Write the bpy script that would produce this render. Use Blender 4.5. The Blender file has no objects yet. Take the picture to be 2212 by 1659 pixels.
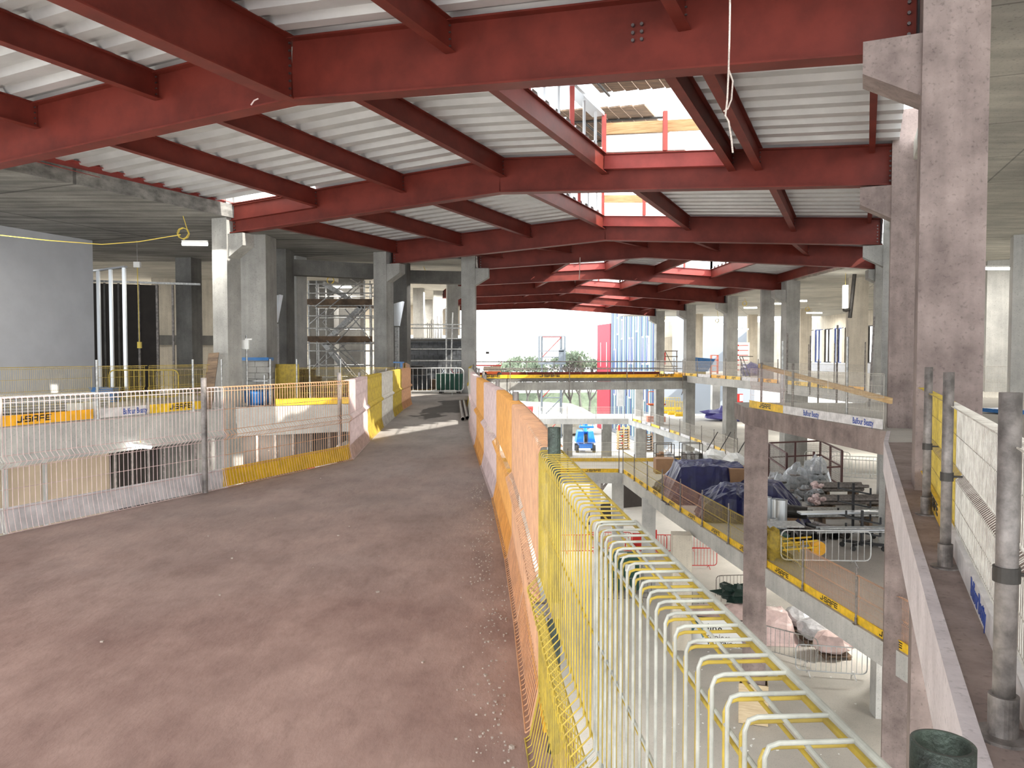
import bpy, math, random
from mathutils import Vector, Matrix, noise
random.seed(7)
S = bpy.context.scene
COL = S.collection
EYE = Vector((0, 0, 1.5)); PIT = math.radians(2.05); FP = 1661.0
# ---------------------------------------------------------------- camera
cd = bpy.data.cameras.new('camera'); cam = bpy.data.objects.new('camera', cd); COL.objects.link(cam)
cam.location = EYE; cam.rotation_euler = (math.pi/2 - PIT, 0, 0)
cd.sensor_width = 36; cd.lens = FP/2212*36; cd.clip_start = 0.05; cd.clip_end = 600
S.camera = cam
# ---------------------------------------------------------------- world, sun, exposure
W = bpy.data.worlds.new('sky'); S.world = W; W.use_nodes = True
bg = W.node_tree.nodes['Background']
bg.inputs[0].default_value = (0.93, 0.97, 1.0, 1); bg.inputs[1].default_value = 3.6
sd = bpy.data.lights.new('sun', 'SUN'); sd.energy = 6.5; sd.angle = 0.01; sd.color = (1, 0.95, 0.86)
sun = bpy.data.objects.new('sun', sd); COL.objects.link(sun)
sun.rotation_euler = Vector((-0.78, 0.36, -0.56)).to_track_quat('-Z', 'Y').to_euler()
sun.location = (20, -10, 40)
S.view_settings.view_transform = 'Standard'; S.view_settings.look = 'None'
S.view_settings.gamma = 1; S.view_settings.use_curve_mapping = False
S.view_settings.exposure = 0.45
try:
    S.cycles.max_bounces = 7; S.cycles.diffuse_bounces = 5; S.cycles.transparent_max_bounces = 8
except Exception: pass

def ray(px, py):
    F = Vector((0, math.cos(PIT), -math.sin(PIT))); U = Vector((0, math.sin(PIT), math.cos(PIT)))
    return Vector((1, 0, 0))*((px-1106)/FP) + F + U*(-(py-829.5)/FP)
def at(px, py, Y):
    r = ray(px, py); return EYE + r*(Y/r.y)
def atz(px, py, z):
    r = ray(px, py); return EYE + r*((z-1.5)/r.z)

# ---------------------------------------------------------------- materials
M = {}
def mat(name, col, rough=0.6, metal=0.0, vary=0.0, scale=3.0, bump=0.0, col2=None, emit=None, stretch=None, spec=None):
    m = bpy.data.materials.new(name); m.use_nodes = True; nt = m.node_tree; N = nt.nodes; L = nt.links
    b = N['Principled BSDF']; b.inputs['Base Color'].default_value = (*col, 1)
    b.inputs['Roughness'].default_value = rough; b.inputs['Metallic'].default_value = metal
    if spec is not None: b.inputs['Specular IOR Level'].default_value = spec
    if emit:
        b.inputs['Emission Color'].default_value = (*emit[0], 1); b.inputs['Emission Strength'].default_value = emit[1]
    if vary or bump or col2:
        tc = N.new('ShaderNodeTexCoord'); mp = N.new('ShaderNodeMapping'); L.new(tc.outputs['Object'], mp.inputs[0])
        if stretch: mp.inputs['Scale'].default_value = stretch
        nz = N.new('ShaderNodeTexNoise'); nz.inputs['Scale'].default_value = scale; nz.inputs['Detail'].default_value = 7
        nz.inputs['Roughness'].default_value = 0.62
        L.new(mp.outputs[0], nz.inputs['Vector'])
        cr = N.new('ShaderNodeValToRGB'); L.new(nz.outputs[0], cr.inputs[0])
        c2 = col2 if col2 else tuple(c*(1-vary) for c in col)
        c1 = col if col2 else tuple(min(1, c*(1+vary*0.5)) for c in col)
        cr.color_ramp.elements[0].position = 0.36; cr.color_ramp.elements[1].position = 0.62
        cr.color_ramp.elements[0].color = (*c2, 1); cr.color_ramp.elements[1].color = (*c1, 1)
        L.new(cr.outputs[0], b.inputs['Base Color'])
        if bump:
            bp = N.new('ShaderNodeBump'); bp.inputs['Strength'].default_value = bump; bp.inputs['Distance'].default_value = 0.02
            n2 = N.new('ShaderNodeTexNoise'); n2.inputs['Scale'].default_value = scale*9; n2.inputs['Detail'].default_value = 5
            L.new(mp.outputs[0], n2.inputs['Vector']); L.new(n2.outputs[0], bp.inputs['Height']); L.new(bp.outputs[0], b.inputs['Normal'])
    M[name] = m; return m
def concrete(name, c1, c2, scale=1.2, board=0.0, joints=None):
    """mottled cast concrete: cloudy tone, small pores, optional faint board streaks and formwork joints"""
    m = bpy.data.materials.new(name); m.use_nodes = True; nt = m.node_tree; N = nt.nodes; L = nt.links
    b = N['Principled BSDF']; b.inputs['Roughness'].default_value = 0.85; b.inputs['Specular IOR Level'].default_value = 0.25
    tc = N.new('ShaderNodeTexCoord'); g = N.new('ShaderNodeNewGeometry')
    nz = N.new('ShaderNodeTexNoise'); nz.inputs['Scale'].default_value = scale; nz.inputs['Detail'].default_value = 9; nz.inputs['Roughness'].default_value = 0.65
    L.new(g.outputs['Position'], nz.inputs['Vector'])
    cr = N.new('ShaderNodeValToRGB'); cr.color_ramp.elements[0].position = 0.33; cr.color_ramp.elements[1].position = 0.66
    cr.color_ramp.elements[0].color = (*c2, 1); cr.color_ramp.elements[1].color = (*c1, 1); L.new(nz.outputs[0], cr.inputs[0])
    out = cr.outputs[0]
    def mul(fac_out, lo, hi, a, bb):
        nonlocal out
        r = N.new('ShaderNodeMapRange'); r.inputs[1].default_value = lo; r.inputs[2].default_value = hi
        r.inputs[3].default_value = a; r.inputs[4].default_value = bb; L.new(fac_out, r.inputs[0])
        mx = N.new('ShaderNodeMix'); mx.data_type = 'RGBA'; mx.blend_type = 'MULTIPLY'; mx.inputs[0].default_value = 1
        L.new(out, mx.inputs[6]); L.new(r.outputs[0], mx.inputs[7]); out = mx.outputs[2]
    p = N.new('ShaderNodeTexNoise'); p.inputs['Scale'].default_value = 28; p.inputs['Detail'].default_value = 3
    L.new(g.outputs['Position'], p.inputs['Vector']); mul(p.outputs[0], 0.28, 0.42, 0.72, 1.0)
    if board:
        mp = N.new('ShaderNodeMapping'); mp.inputs['Scale'].default_value = (0.25, 2.2, 4.0) if board > 0 else (5, 5, 0.35)
        L.new(g.outputs['Position'], mp.inputs[0])
        q = N.new('ShaderNodeTexNoise'); q.inputs['Scale'].default_value = 1.4; q.inputs['Detail'].default_value = 5
        L.new(mp.outputs[0], q.inputs['Vector']); mul(q.outputs[0], 0.35, 0.62, 1-abs(board), 1.0)
    if joints:
        br = N.new('ShaderNodeTexBrick'); br.offset = 0; br.inputs['Scale'].default_value = 1
        br.inputs['Color1'].default_value = (1, 1, 1, 1); br.inputs['Color2'].default_value = (0.9, 0.9, 0.9, 1); br.inputs['Mortar'].default_value = (joints[3],)*3+(1,)
        br.inputs['Mortar Size'].default_value = joints[2]; br.inputs['Brick Width'].default_value = joints[0]; br.inputs['Row Height'].default_value = joints[1]
        mp2 = N.new('ShaderNodeMapping'); mp2.inputs['Rotation'].default_value = (0, 0, joints[4]); L.new(g.outputs['Position'], mp2.inputs[0]); L.new(mp2.outputs[0], br.inputs['Vector'])
        mx = N.new('ShaderNodeMix'); mx.data_type = 'RGBA'; mx.blend_type = 'MULTIPLY'; mx.inputs[0].default_value = 1
        L.new(out, mx.inputs[6]); L.new(br.outputs[0], mx.inputs[7]); out = mx.outputs[2]
    L.new(out, b.inputs['Base Color'])
    bp = N.new('ShaderNodeBump'); bp.inputs['Strength'].default_value = 0.25; bp.inputs['Distance'].default_value = 0.01
    L.new(p.outputs[0], bp.inputs['Height']); L.new(bp.outputs[0], b.inputs['Normal'])
    M[name] = m; return m
concrete('conc_grey', (0.42, 0.41, 0.385), (0.26, 0.255, 0.24), 0.9, -0.12)
concrete('conc_pink', (0.33, 0.262, 0.24), (0.165, 0.128, 0.118), 1.5, -0.14)  # pink tint puts the red bounced glow into the near concrete
concrete('conc_pale', (0.56, 0.55, 0.52), (0.38, 0.375, 0.36), 0.8, -0.1)
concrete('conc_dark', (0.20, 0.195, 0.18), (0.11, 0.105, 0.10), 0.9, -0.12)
concrete('conc_cream', (0.66, 0.60, 0.50), (0.50, 0.45, 0.37), 0.9, -0.15)
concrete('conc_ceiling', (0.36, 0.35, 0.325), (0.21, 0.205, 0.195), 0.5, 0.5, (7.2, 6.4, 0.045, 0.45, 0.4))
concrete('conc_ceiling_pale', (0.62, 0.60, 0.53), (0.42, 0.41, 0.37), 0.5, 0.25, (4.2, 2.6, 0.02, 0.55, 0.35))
concrete('conc_white', (0.72, 0.66, 0.67), (0.54, 0.49, 0.50), 2.5)
concrete('conc_floor', (0.54, 0.51, 0.465), (0.42, 0.40, 0.365), 0.35)
concrete('conc_ledge', (0.36, 0.285, 0.255), (0.20, 0.155, 0.14), 2.2)
mat('red_steel', (0.150, 0.025, 0.017), 0.5, 0, 0.25, 1.5, spec=0.25)
mat('red_primer', (0.36, 0.06, 0.05), 0.5, 0, 0.2, 2)
mat('black_steel', (0.02, 0.02, 0.022), 0.5)
mat('dark_steel', (0.05, 0.045, 0.04), 0.5, 0.3, 0.3, 6)
mat('bolt', (0.16, 0.14, 0.14), 0.4, 0.8)
mat('deck', (0.56, 0.56, 0.57), 0.42, 0.25, 0.12, 0.8)
mat('galv', (0.42, 0.42, 0.41), 0.4, 0.7, 0.35, 14)
mat('galv_dull', (0.24, 0.215, 0.20), 0.55, 0.5, 0.45, 10, 0.1)
mat('galv_light', (0.70, 0.73, 0.76), 0.3, 0.75)
mat('tube_green', (0.075, 0.10, 0.08), 0.45, 0.4, 0.5, 20, 0.2, (0.03, 0.035, 0.03))
mat('mesh_yellow', (0.56, 0.40, 0.05), 0.5, 0, 0, 9, 0, (0.34, 0.25, 0.05))
mat('mesh_white', (0.66, 0.63, 0.56), 0.5, 0, 0, 9, 0, (0.44, 0.40, 0.35))
mat('mesh_orange', (0.66, 0.36, 0.20), 0.5, 0, 0, 9, 0, (0.48, 0.27, 0.16))  # yellow mesh with pink light mixed into its colour
mat('mesh_amber', (0.74, 0.36, 0.09), 0.5, 0, 0, 9, 0, (0.55, 0.26, 0.07))
mat('cage_red', (0.07, 0.018, 0.016), 0.5)
mat('mesh_pink', (0.68, 0.53, 0.51), 0.5, 0, 0, 9, 0, (0.50, 0.37, 0.35))  # white mesh with pink light put into its colour
mat('mesh_green_grey', (0.47, 0.47, 0.41), 0.5, 0, 0, 16, 0, (0.30, 0.30, 0.26))
mat('galv_frame', (0.62, 0.63, 0.62), 0.45, 0.15, 0.2, 9)
mat('board_yellow', (0.80, 0.50, 0.02), 0.5, 0, 0.2, 5)
mat('board_orange', (0.85, 0.42, 0.02), 0.5, 0, 0.15, 5)
mat('board_white', (0.66, 0.64, 0.64), 0.5, 0, 0.2, 7)
mat('print_black', (0.015, 0.013, 0.012), 0.5)
mat('print_blue', (0.02, 0.06, 0.30), 0.5)
mat('timber', (0.58, 0.40, 0.20), 0.7, 0, 0, 2, 0.1, (0.42, 0.26, 0.11), stretch=(1, 1, 12))
mat('plywood', (0.62, 0.50, 0.33), 0.7, 0, 0, 2, 0.1, (0.48, 0.36, 0.22), stretch=(1, 1, 9))
mat('scaffold_board', (0.24, 0.16, 0.10), 0.8, 0, 0, 2, 0.15, (0.10, 0.07, 0.05), stretch=(1, 8, 1))
mat('white_paint', (0.80, 0.80, 0.78), 0.5)
mat('plasterboard', (0.50, 0.51, 0.54), 0.7, 0, 0.06, 1.2)
mat('plaster_tan', (0.60, 0.49, 0.37), 0.7, 0, 0.1, 1.2)
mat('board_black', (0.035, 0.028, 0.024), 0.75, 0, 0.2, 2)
mat('blockwork', (0.075, 0.08, 0.088), 0.9, 0, 0.4, 6, 0.3)
mat('blue_plastic', (0.03, 0.16, 0.42), 0.35, 0, 0.2, 5)
mat('blue_lift', (0.02, 0.22, 0.75), 0.4)
mat('tarp_navy', (0.013, 0.014, 0.075), 0.42, 0, 0.3, 3, 0.2)
mat('tarp_purple', (0.10, 0.09, 0.30), 0.4, 0, 0.2, 4)
mat('tarp_green', (0.012, 0.035, 0.028), 0.5, 0, 0.3, 6, 0.3)
mat('green_plastic', (0.015, 0.075, 0.05), 0.5, 0, 0.2, 3)
mat('plastic_pink', (0.66, 0.50, 0.48), 0.45, 0, 0.15, 4)
mat('plastic_clear', (0.62, 0.66, 0.70), 0.12, 0, 0.25, 7)
M['plastic_clear'].node_tree.nodes['Principled BSDF'].inputs['Alpha'].default_value = 0.45
mat('polythene', (0.55, 0.55, 0.57), 0.3, 0, 0.25, 5)
mat('red_plastic', (0.55, 0.02, 0.015), 0.45)
mat('orange_paint', (0.75, 0.14, 0.03), 0.45)
mat('rubber', (0.03, 0.03, 0.03), 0.8)
mat('cardboard', (0.30, 0.17, 0.09), 0.8, 0, 0.1, 3)
mat('cable_yellow', (0.72, 0.55, 0.10), 0.6)
mat('rope', (0.62, 0.54, 0.48), 0.9, 0, 0.3, 60)
mat('lamp_glow', (1, 1, 1), 0.3, emit=((1, 0.98, 0.92), 9))
mat('window_glass', (0.75, 0.86, 0.9), 0.1)
mat('facade_red', (0.40, 0.02, 0.045), 0.6, 0, 0.1, 2)
mat('facade_teal', (0.10, 0.22, 0.27), 0.4)
mat('facade_blue', (0.05, 0.08, 0.24), 0.4)
mat('facade_grey', (0.26, 0.29, 0.33), 0.5)
mat('leaf', (0.15, 0.19, 0.13), 0.8, 0, 0.3, 1)
mat('bark', (0.10, 0.095, 0.085), 0.9)
mat('mast_grey', (0.13, 0.15, 0.17), 0.5)
mat('rubble', (0.40, 0.33, 0.28), 0.95)
# dusty walkway screed: grey at the far end, red glow painted in nearer, damp patch
def walk_mat():
    m = bpy.data.materials.new('walk_floor'); m.use_nodes = True; nt = m.node_tree; N = nt.nodes; L = nt.links
    b = N['Principled BSDF']; b.inputs['Roughness'].default_value = 0.9; b.inputs['Specular IOR Level'].default_value = 0.2
    g = N.new('ShaderNodeNewGeometry')
    def nse(sc, det, strv=None, r=0.6):
        n = N.new('ShaderNodeTexNoise'); n.inputs['Scale'].default_value = sc; n.inputs['Detail'].default_value = det; n.inputs['Roughness'].default_value = r
        if strv:
            mp = N.new('ShaderNodeMapping'); mp.inputs['Scale'].default_value = strv; L.new(g.outputs['Position'], mp.inputs[0]); L.new(mp.outputs[0], n.inputs['Vector'])
        else: L.new(g.outputs['Position'], n.inputs['Vector'])
        return n.outputs[0]
    def rng(o, a, b_, c, d):
        r = N.new('ShaderNodeMapRange'); r.inputs[1].default_value = a; r.inputs[2].default_value = b_; r.inputs[3].default_value = c; r.inputs[4].default_value = d
        L.new(o, r.inputs[0]); return r.outputs[0]
    def mix(f, a, b_, bl='MIX'):
        x = N.new('ShaderNodeMix'); x.data_type = 'RGBA'; x.blend_type = bl
        if hasattr(f, 'links'): L.new(f, x.inputs[0])
        else: x.inputs[0].default_value = f
        for s, v in ((6, a), (7, b_)):
            if isinstance(v, tuple): x.inputs[s].default_value = (*v, 1)
            else: L.new(v, x.inputs[s])
        return x.outputs[2]
    sp = N.new('ShaderNodeSeparateXYZ'); L.new(g.outputs['Position'], sp.inputs[0])
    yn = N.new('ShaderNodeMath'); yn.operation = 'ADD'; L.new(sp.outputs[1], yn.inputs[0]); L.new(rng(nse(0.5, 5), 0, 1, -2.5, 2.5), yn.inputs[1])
    red_glow = rng(yn.outputs[0], 4, 15, 1, 0)  # red bounced light put into the near floor colour
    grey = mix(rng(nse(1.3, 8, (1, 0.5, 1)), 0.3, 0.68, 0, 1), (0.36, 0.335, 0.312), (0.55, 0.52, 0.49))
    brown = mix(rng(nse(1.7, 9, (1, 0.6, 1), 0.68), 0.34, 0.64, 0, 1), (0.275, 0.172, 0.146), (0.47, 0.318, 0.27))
    c = mix(red_glow, grey, brown)
    scuff = rng(nse(5, 6, (2.2, 0.7, 1), 0.7), 0.34, 0.5, 0.88, 1.0)
    c = mix(1.0, c, scuff, 'MULTIPLY')
    # damp patch by the gate
    dx = N.new('ShaderNodeVectorMath'); dx.operation = 'DISTANCE'; sv = N.new('ShaderNodeVectorMath'); sv.operation = 'MULTIPLY'; L.new(g.outputs['Position'], sv.inputs[0]); sv.inputs[1].default_value = (1, .26, 1); L.new(sv.outputs[0], dx.inputs[0]); dx.inputs[1].default_value = (-1.75, 5.85, 0)
    da = N.new('ShaderNodeMath'); da.operation = 'ADD'; L.new(dx.outputs['Value'], da.inputs[0]); L.new(rng(nse(0.8, 3, (1.0, 0.35, 1)), 0, 1, -1.6, 1.6), da.inputs[1])
    c = mix(rng(da.outputs[0], 0.75, 0.85, 0.78, 0), c, (0.06, 0.058, 0.055))
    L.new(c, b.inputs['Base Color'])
    bp = N.new('ShaderNodeBump'); bp.inputs['Strength'].default_value = 0.4; bp.inputs['Distance'].default_value = 0.015
    L.new(nse(14, 8, (1.6, 0.8, 1), 0.7), bp.inputs['Height']); L.new(bp.outputs[0], b.inputs['Normal'])
    M['walk_floor'] = m
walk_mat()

# ---------------------------------------------------------------- mesh builder
class MB:
    def __init__(s): s.v = []; s.f = []; s.m = []
    def add(s, vs, fs, m=0):
        o = len(s.v); s.v += [tuple(v) for v in vs]; s.f += [tuple(i+o for i in f) for f in fs]; s.m += [m]*len(fs); return s
    def hexa(s, c8, m=0):
        return s.add(c8, [(0, 3, 2, 1), (4, 5, 6, 7), (0, 1, 5, 4), (1, 2, 6, 5), (2, 3, 7, 6), (3, 0, 4, 7)], m)
    def box(s, c, d, rz=0.0, m=0, tilt=None):
        cx, cy, cz = c; hx, hy, hz = d[0]/2, d[1]/2, d[2]/2; R = Matrix.Rotation(rz, 3, 'Z')
        if tilt: R = R @ Matrix.Rotation(tilt, 3, 'X')
        vs = [Vector((x, y, z)) for z in (-hz, hz) for x, y in ((-hx, -hy), (hx, -hy), (hx, hy), (-hx, hy))]
        return s.hexa([R @ v + Vector(c) for v in vs], m)
    def prism(s, poly, z0, z1, m=0, mt=None):
        a = sum(poly[i][0]*poly[(i+1) % len(poly)][1]-poly[(i+1) % len(poly)][0]*poly[i][1] for i in range(len(poly)))
        if a < 0: poly = poly[::-1]
        n = len(poly); vs = [(p[0], p[1], z0) for p in poly]+[(p[0], p[1], z1) for p in poly]
        s.add(vs, [tuple(range(n-1, -1, -1))], m)
        o = len(s.v)-2*n
        s.f.append(tuple(o+n+i for i in range(n))); s.m.append(m if mt is None else mt)
        for i in range(n):
            j = (i+1) % n; s.f.append((o+i, o+j, o+n+j, o+n+i)); s.m.append(m)
        return s
    def bar(s, p0, p1, w, h, m=0, up=Vector((0, 0, 1)), off=0.0):
        p0 = Vector(p0); p1 = Vector(p1); d = (p1-p0).normalized(); r = d.cross(up)
        if r.length < 1e-4: r = Vector((1, 0, 0))
        r.normalize(); u = r.cross(d)
        if off: p0 = p0+r*off; p1 = p1+r*off
        q = []
        for p in (p0, p1): q += [p-r*w/2-u*h/2, p+r*w/2-u*h/2, p+r*w/2+u*h/2, p-r*w/2+u*h/2]
        return s.add(q, [(0, 1, 2, 3), (7, 6, 5, 4), (0, 4, 5, 1), (1, 5, 6, 2), (2, 6, 7, 3), (3, 7, 4, 0)], m)
    def tube(s, path, r, n=6, m=0, cap=True):
        P = [Vector(p) for p in path]; rings = []; ref = None
        for i, p in enumerate(P):
            t = (P[min(i+1, len(P)-1)]-P[max(i-1, 0)])
            if t.length < 1e-7: t = Vector((0, 0, 1))
            t.normalize()
            if ref is None: ref = Vector((0, 0, 1)) if abs(t.z) < 0.9 else Vector((1, 0, 0))
            a = (ref - t*ref.dot(t))
            if a.length < 1e-4: a = Vector((1, 0, 0)) - t*t.x
            a.normalize(); b = t.cross(a); ref = a
            rr = r[i] if isinstance(r, (list, tuple)) else r
            rings.append([p + (a*math.cos(2*math.pi*k/n)+b*math.sin(2*math.pi*k/n))*rr for k in range(n)])
        vs = [v for R in rings for v in R]; fs = []
        for i in range(len(P)-1):
            for k in range(n):
                k2 = (k+1) % n; fs.append((i*n+k, i*n+k2, (i+1)*n+k2, (i+1)*n+k))
        if cap: fs += [tuple(range(n-1, -1, -1)), tuple((len(P)-1)*n+k for k in range(n))]
        return s.add(vs, fs, m)
    def pipe(s, p0, p1, r, ri, n=14, m=0, mi=None):
        """open-ended tube with a wall"""
        p0 = Vector(p0); p1 = Vector(p1); d = (p1-p0).normalized(); ref = Vector((0, 0, 1)) if abs(d.z) < .9 else Vector((1, 0, 0))
        a = (ref-d*ref.dot(d)).normalized(); b = d.cross(a); vs = []
        for p, rr in ((p0, r), (p1, r), (p1, ri), (p0, ri)):
            vs += [p+(a*math.cos(2*math.pi*k/n)+b*math.sin(2*math.pi*k/n))*rr for k in range(n)]
        fs = [(q*n+k, q*n+(k+1) % n, ((q+1) % 4)*n+(k+1) % n, ((q+1) % 4)*n+k) for q in range(4) for k in range(n)]
        return s.add(vs, fs, m)
    def lathe(s, prof, c, n=16, m=0):
        vs = [(c[0]+r*math.cos(2*math.pi*k/n), c[1]+r*math.sin(2*math.pi*k/n), c[2]+z) for r, z in prof for k in range(n)]
        fs = [(i*n+k, i*n+(k+1) % n, (i+1)*n+(k+1) % n, (i+1)*n+k) for i in range(len(prof)-1) for k in range(n)]
        fs += [tuple(range(n-1, -1, -1)), tuple((len(prof)-1)*n+k for k in range(n))]
        return s.add(vs, fs, m)
    def blob(s, c, r, seed=0, amp=0.25, n=12, m=0, flat=True):
        vs = []; k2 = n//2+1
        for i in range(k2+1):
            th = math.pi*i/k2
            for j in range(n):
                ph = 2*math.pi*j/n; d = Vector((math.sin(th)*math.cos(ph), math.sin(th)*math.sin(ph), math.cos(th)))
                q = 1+amp*noise.noise(d*2.2+Vector((seed*3.1, seed, 0)))*2
                v = Vector((d.x*r[0]*q, d.y*r[1]*q, d.z*r[2]*q)); z = c[2]+v.z
                if flat: z = max(z, c[2]-r[2]*0.75)
                vs.append((c[0]+v.x, c[1]+v.y, z))
        fs = [(i*n+j, (i+1)*n+j, (i+1)*n+(j+1) % n, i*n+(j+1) % n) for i in range(k2) for j in range(n)]
        return s.add(vs, fs, m)
    def ibeam(s, p0, p1, h, w=0.3, tf=0.03, tw=0.02, m=0):
        """p0,p1 centre of the bottom face"""
        p0 = Vector(p0); p1 = Vector(p1); Z = Vector((0, 0, 1))
        s.bar(p0+Z*tf/2, p1+Z*tf/2, w, tf, m); s.bar(p0+Z*(h-tf/2), p1+Z*(h-tf/2), w, tf, m)
        s.bar(p0+Z*h/2, p1+Z*h/2, tw, h-2*tf, m); return s
    def mesh(s, name, mats, loc=Vector((0, 0, 0)), smooth=False):
        me = bpy.data.meshes.new(name); lx, ly, lz = loc
        me.from_pydata([(x-lx, y-ly, z-lz) for x, y, z in s.v], [], s.f)
        for k in (mats if isinstance(mats, (list, tuple)) else [mats]): me.materials.append(M[k])
        if any(s.m): me.polygons.foreach_set('material_index', s.m)
        if smooth: me.polygons.foreach_set('use_smooth', [True]*len(s.f))
        me.update(); return me
    def build(s, name, mats, parent=None, smooth=False):
        if parent is not None: loc = Vector(parent.get('_o', (0, 0, 0)))
        else:
            xs = [v[0] for v in s.v]; ys = [v[1] for v in s.v]; zs = [v[2] for v in s.v]
            loc = Vector(((min(xs)+max(xs))/2, (min(ys)+max(ys))/2, min(zs)))
        o = bpy.data.objects.new(name, s.mesh(name, mats, loc, smooth)); COL.objects.link(o)
        if parent is not None:
            o.parent = parent; o['_o'] = tuple(loc)
        else:
            o.location = loc; o['_o'] = tuple(loc)
        return o
def tag(o, label, cat, group=None, kind=None):
    o['label'] = label; o['category'] = cat
    if group: o['group'] = group
    if kind: o['kind'] = kind
    return o
def struct(o, label=None, cat=None):
    o['kind'] = 'structure'
    if label: o['label'] = label
    if cat: o['category'] = cat
    return o
def thing(name, label, cat, loc=(0, 0, 0), group=None, rz=0.0):
    o = bpy.data.objects.new(name, None); COL.objects.link(o); o.empty_display_size = 0.2
    o.location = loc; o.rotation_euler = (0, 0, rz)
    o['_o'] = tuple(loc) if rz == 0 else (0, 0, 0)
    return tag(o, label, cat, group)
def inst(me, name, parent):
    o = bpy.data.objects.new(name, me); COL.objects.link(o); o.parent = parent; return o
def copy_tree(o, parent=None):
    c = o.copy(); COL.objects.link(c); c.parent = parent
    for ch in [x for x in bpy.data.objects if x.parent == o]: copy_tree(ch, c)
    return c
ORD = ['first', 'second', 'third', 'fourth', 'fifth', 'sixth', 'seventh', 'eighth', 'ninth', 'tenth', 'eleventh', 'twelfth', 'thirteenth', 'fourteenth', 'fifteenth', 'sixteenth', 'seventeenth', 'eighteenth', 'nineteenth', 'twentieth']
# ================================================================ STRUCTURE
Z0, Z1, Z2 = 0.0, -4.7, -9.4
ZB = 5.1                       # underside of the roof beams at the bearings
CEIL = 5.55
def V2(p): return Vector((p.x, p.y))
Rp = {1: (1990, 118), 2: (1938, 402), 3: (1905, 530), 4: (1904, 582), 5: (1700, 629), 6: (1566, 655), 7: (1479, 671), 8: (1415, 683)}
Rt = {k: V2(atz(*p, ZB)) for k, p in Rp.items()}
Lt = {2: V2(atz(500, 506, ZB)), 3: V2(atz(846, 571, ZB)), 4: V2(atz(1031, 583, ZB))}
d12 = (Lt[2]-Rt[2])
Lt[1] = Rt[1] + d12*1.0
Lt[5] = V2(atz(1028, 619, ZB)) + Vector((-0.9, -0.1)); Lt[6] = V2(atz(1027, 645.5, ZB)) + Vector((-2.0, -0.4))
Lt[7] = V2(atz(1027, 662.5, ZB)) + Vector((-3.0, -0.6)); Lt[8] = V2(atz(1027, 674, ZB)) + Vector((-3.8, -0.8))
sp01 = (Rt[2]-Rt[1])
Rt[0] = Rt[1]-sp01; Lt[0] = Lt[1]-(Lt[2]-Lt[1])
APX = {0: 0.5, 1: (632, 222), 2: (1080, 418), 3: (1307, 520), 4: (1392, 557), 5: (1307, 602.5), 6: (1242, 633), 7: (1204, 651), 8: (1175, 666)}
DEP = {0: 1.0, 1: 1.0, 2: .86, 3: .86, 4: .86, 5: .86, 6: .86, 7: .86, 8: .86}
def sfrac(i, px):
    """fraction from the left end at which rafter i crosses image column px (used once to read the photograph's bay widths)"""
    a, b = Lt[i], Rt[i]; k = (px-1106)/FP; cp = math.cos(PIT); sh = 3.9*math.sin(PIT)
    # x = k*(y*cp - sh)
    d = b-a
    return (k*(a.y*cp-sh)-a.x)/(d.x-k*d.y*cp)
AP = {}
for i, a in APX.items():
    if i == 0: AP[0] = (0.5, 5.65); continue
    s = sfrac(i, a[0]); q = Lt[i]+(Rt[i]-Lt[i])*s
    r = ray(*a); AP[i] = (s, EYE.z+r.z*(q.y/r.y))
AP[0] = (AP[1][0], AP[1][1])
def zbot(i, s):
    sa, za = AP[i]
    return ZB+(za-ZB)*s/sa if s <= sa else ZB+(za-ZB)*(1-s)/(1-sa)
def bp(i, s, top=False):
    q = Lt[i]+(Rt[i]-Lt[i])*s
    return Vector((q.x, q.y, zbot(i, s)+(DEP[i] if top else 0)))
NAMEB = {1: 'nearest', 2: 'second', 3: 'third', 4: 'fourth', 5: 'fifth', 6: 'sixth', 7: 'seventh', 8: 'farthest'}
for i in range(1, 9):
    t = thing('steel_rafter', '%s red-brown steel rafter spanning the atrium, %s' % (NAMEB[i], {1: 'with a deep beam bolted to its kink', 2: 'behind the lit rooflight', 3: 'behind the smaller lit rooflight', 4: 'ending at the column beside the gate'}.get(i, 'counting from the camera')), 'beam', bp(i, 0), 'red rafters over the atrium')
    for nm, sa, sb in (('left_girder', 0, AP[i][0]), ('right_girder', AP[i][0], 1)):
        m = MB(); m.ibeam(bp(i, sa), bp(i, sb), DEP[i], 0.3, 0.028, 0.018); m.build(nm, 'red_steel', t)
    dr = (Rt[i]-Lt[i]).normalized(); nrm = Vector((dr.y, -dr.x, 0))
    if nrm.y > 0: nrm = -nrm
    for s, sg in ((0, 1), (1, -1)):
        p = bp(i, s); m = MB()
        q = Vector((p.x+dr.x*0.05*sg, p.y+dr.y*0.05*sg, p.z+DEP[i]/2))
        m.box(q, (0.02, 0.3, DEP[i]-.05), math.atan2(dr.y, dr.x)); m.build('end_plate', 'black_steel', t)
        if i <= 4:
            for k in range(7 if i < 3 else 6):
                c = Vector((p.x+dr.x*0.14*sg, p.y+dr.y*0.14*sg, p.z+0.12+k*(DEP[i]-.24)/6))+nrm*0.012
                mm = MB(); mm.tube([c, c+nrm*0.035], 0.022, 6); mm.build('bolt', 'bolt', t)
    if i == 1:   # splice bolts on the web beside the right kink
        s0 = sfrac(1, 1368)
        for a in range(2):
            for k in range(3):
                c = bp(1, s0)+Vector((dr.x*0.12*a, dr.y*0.12*a, 0.47+k*0.1))+nrm*0.012
                mm = MB(); mm.tube([c, c+nrm*0.045], 0.024, 6); mm.build('bolt', 'bolt', t)
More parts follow.
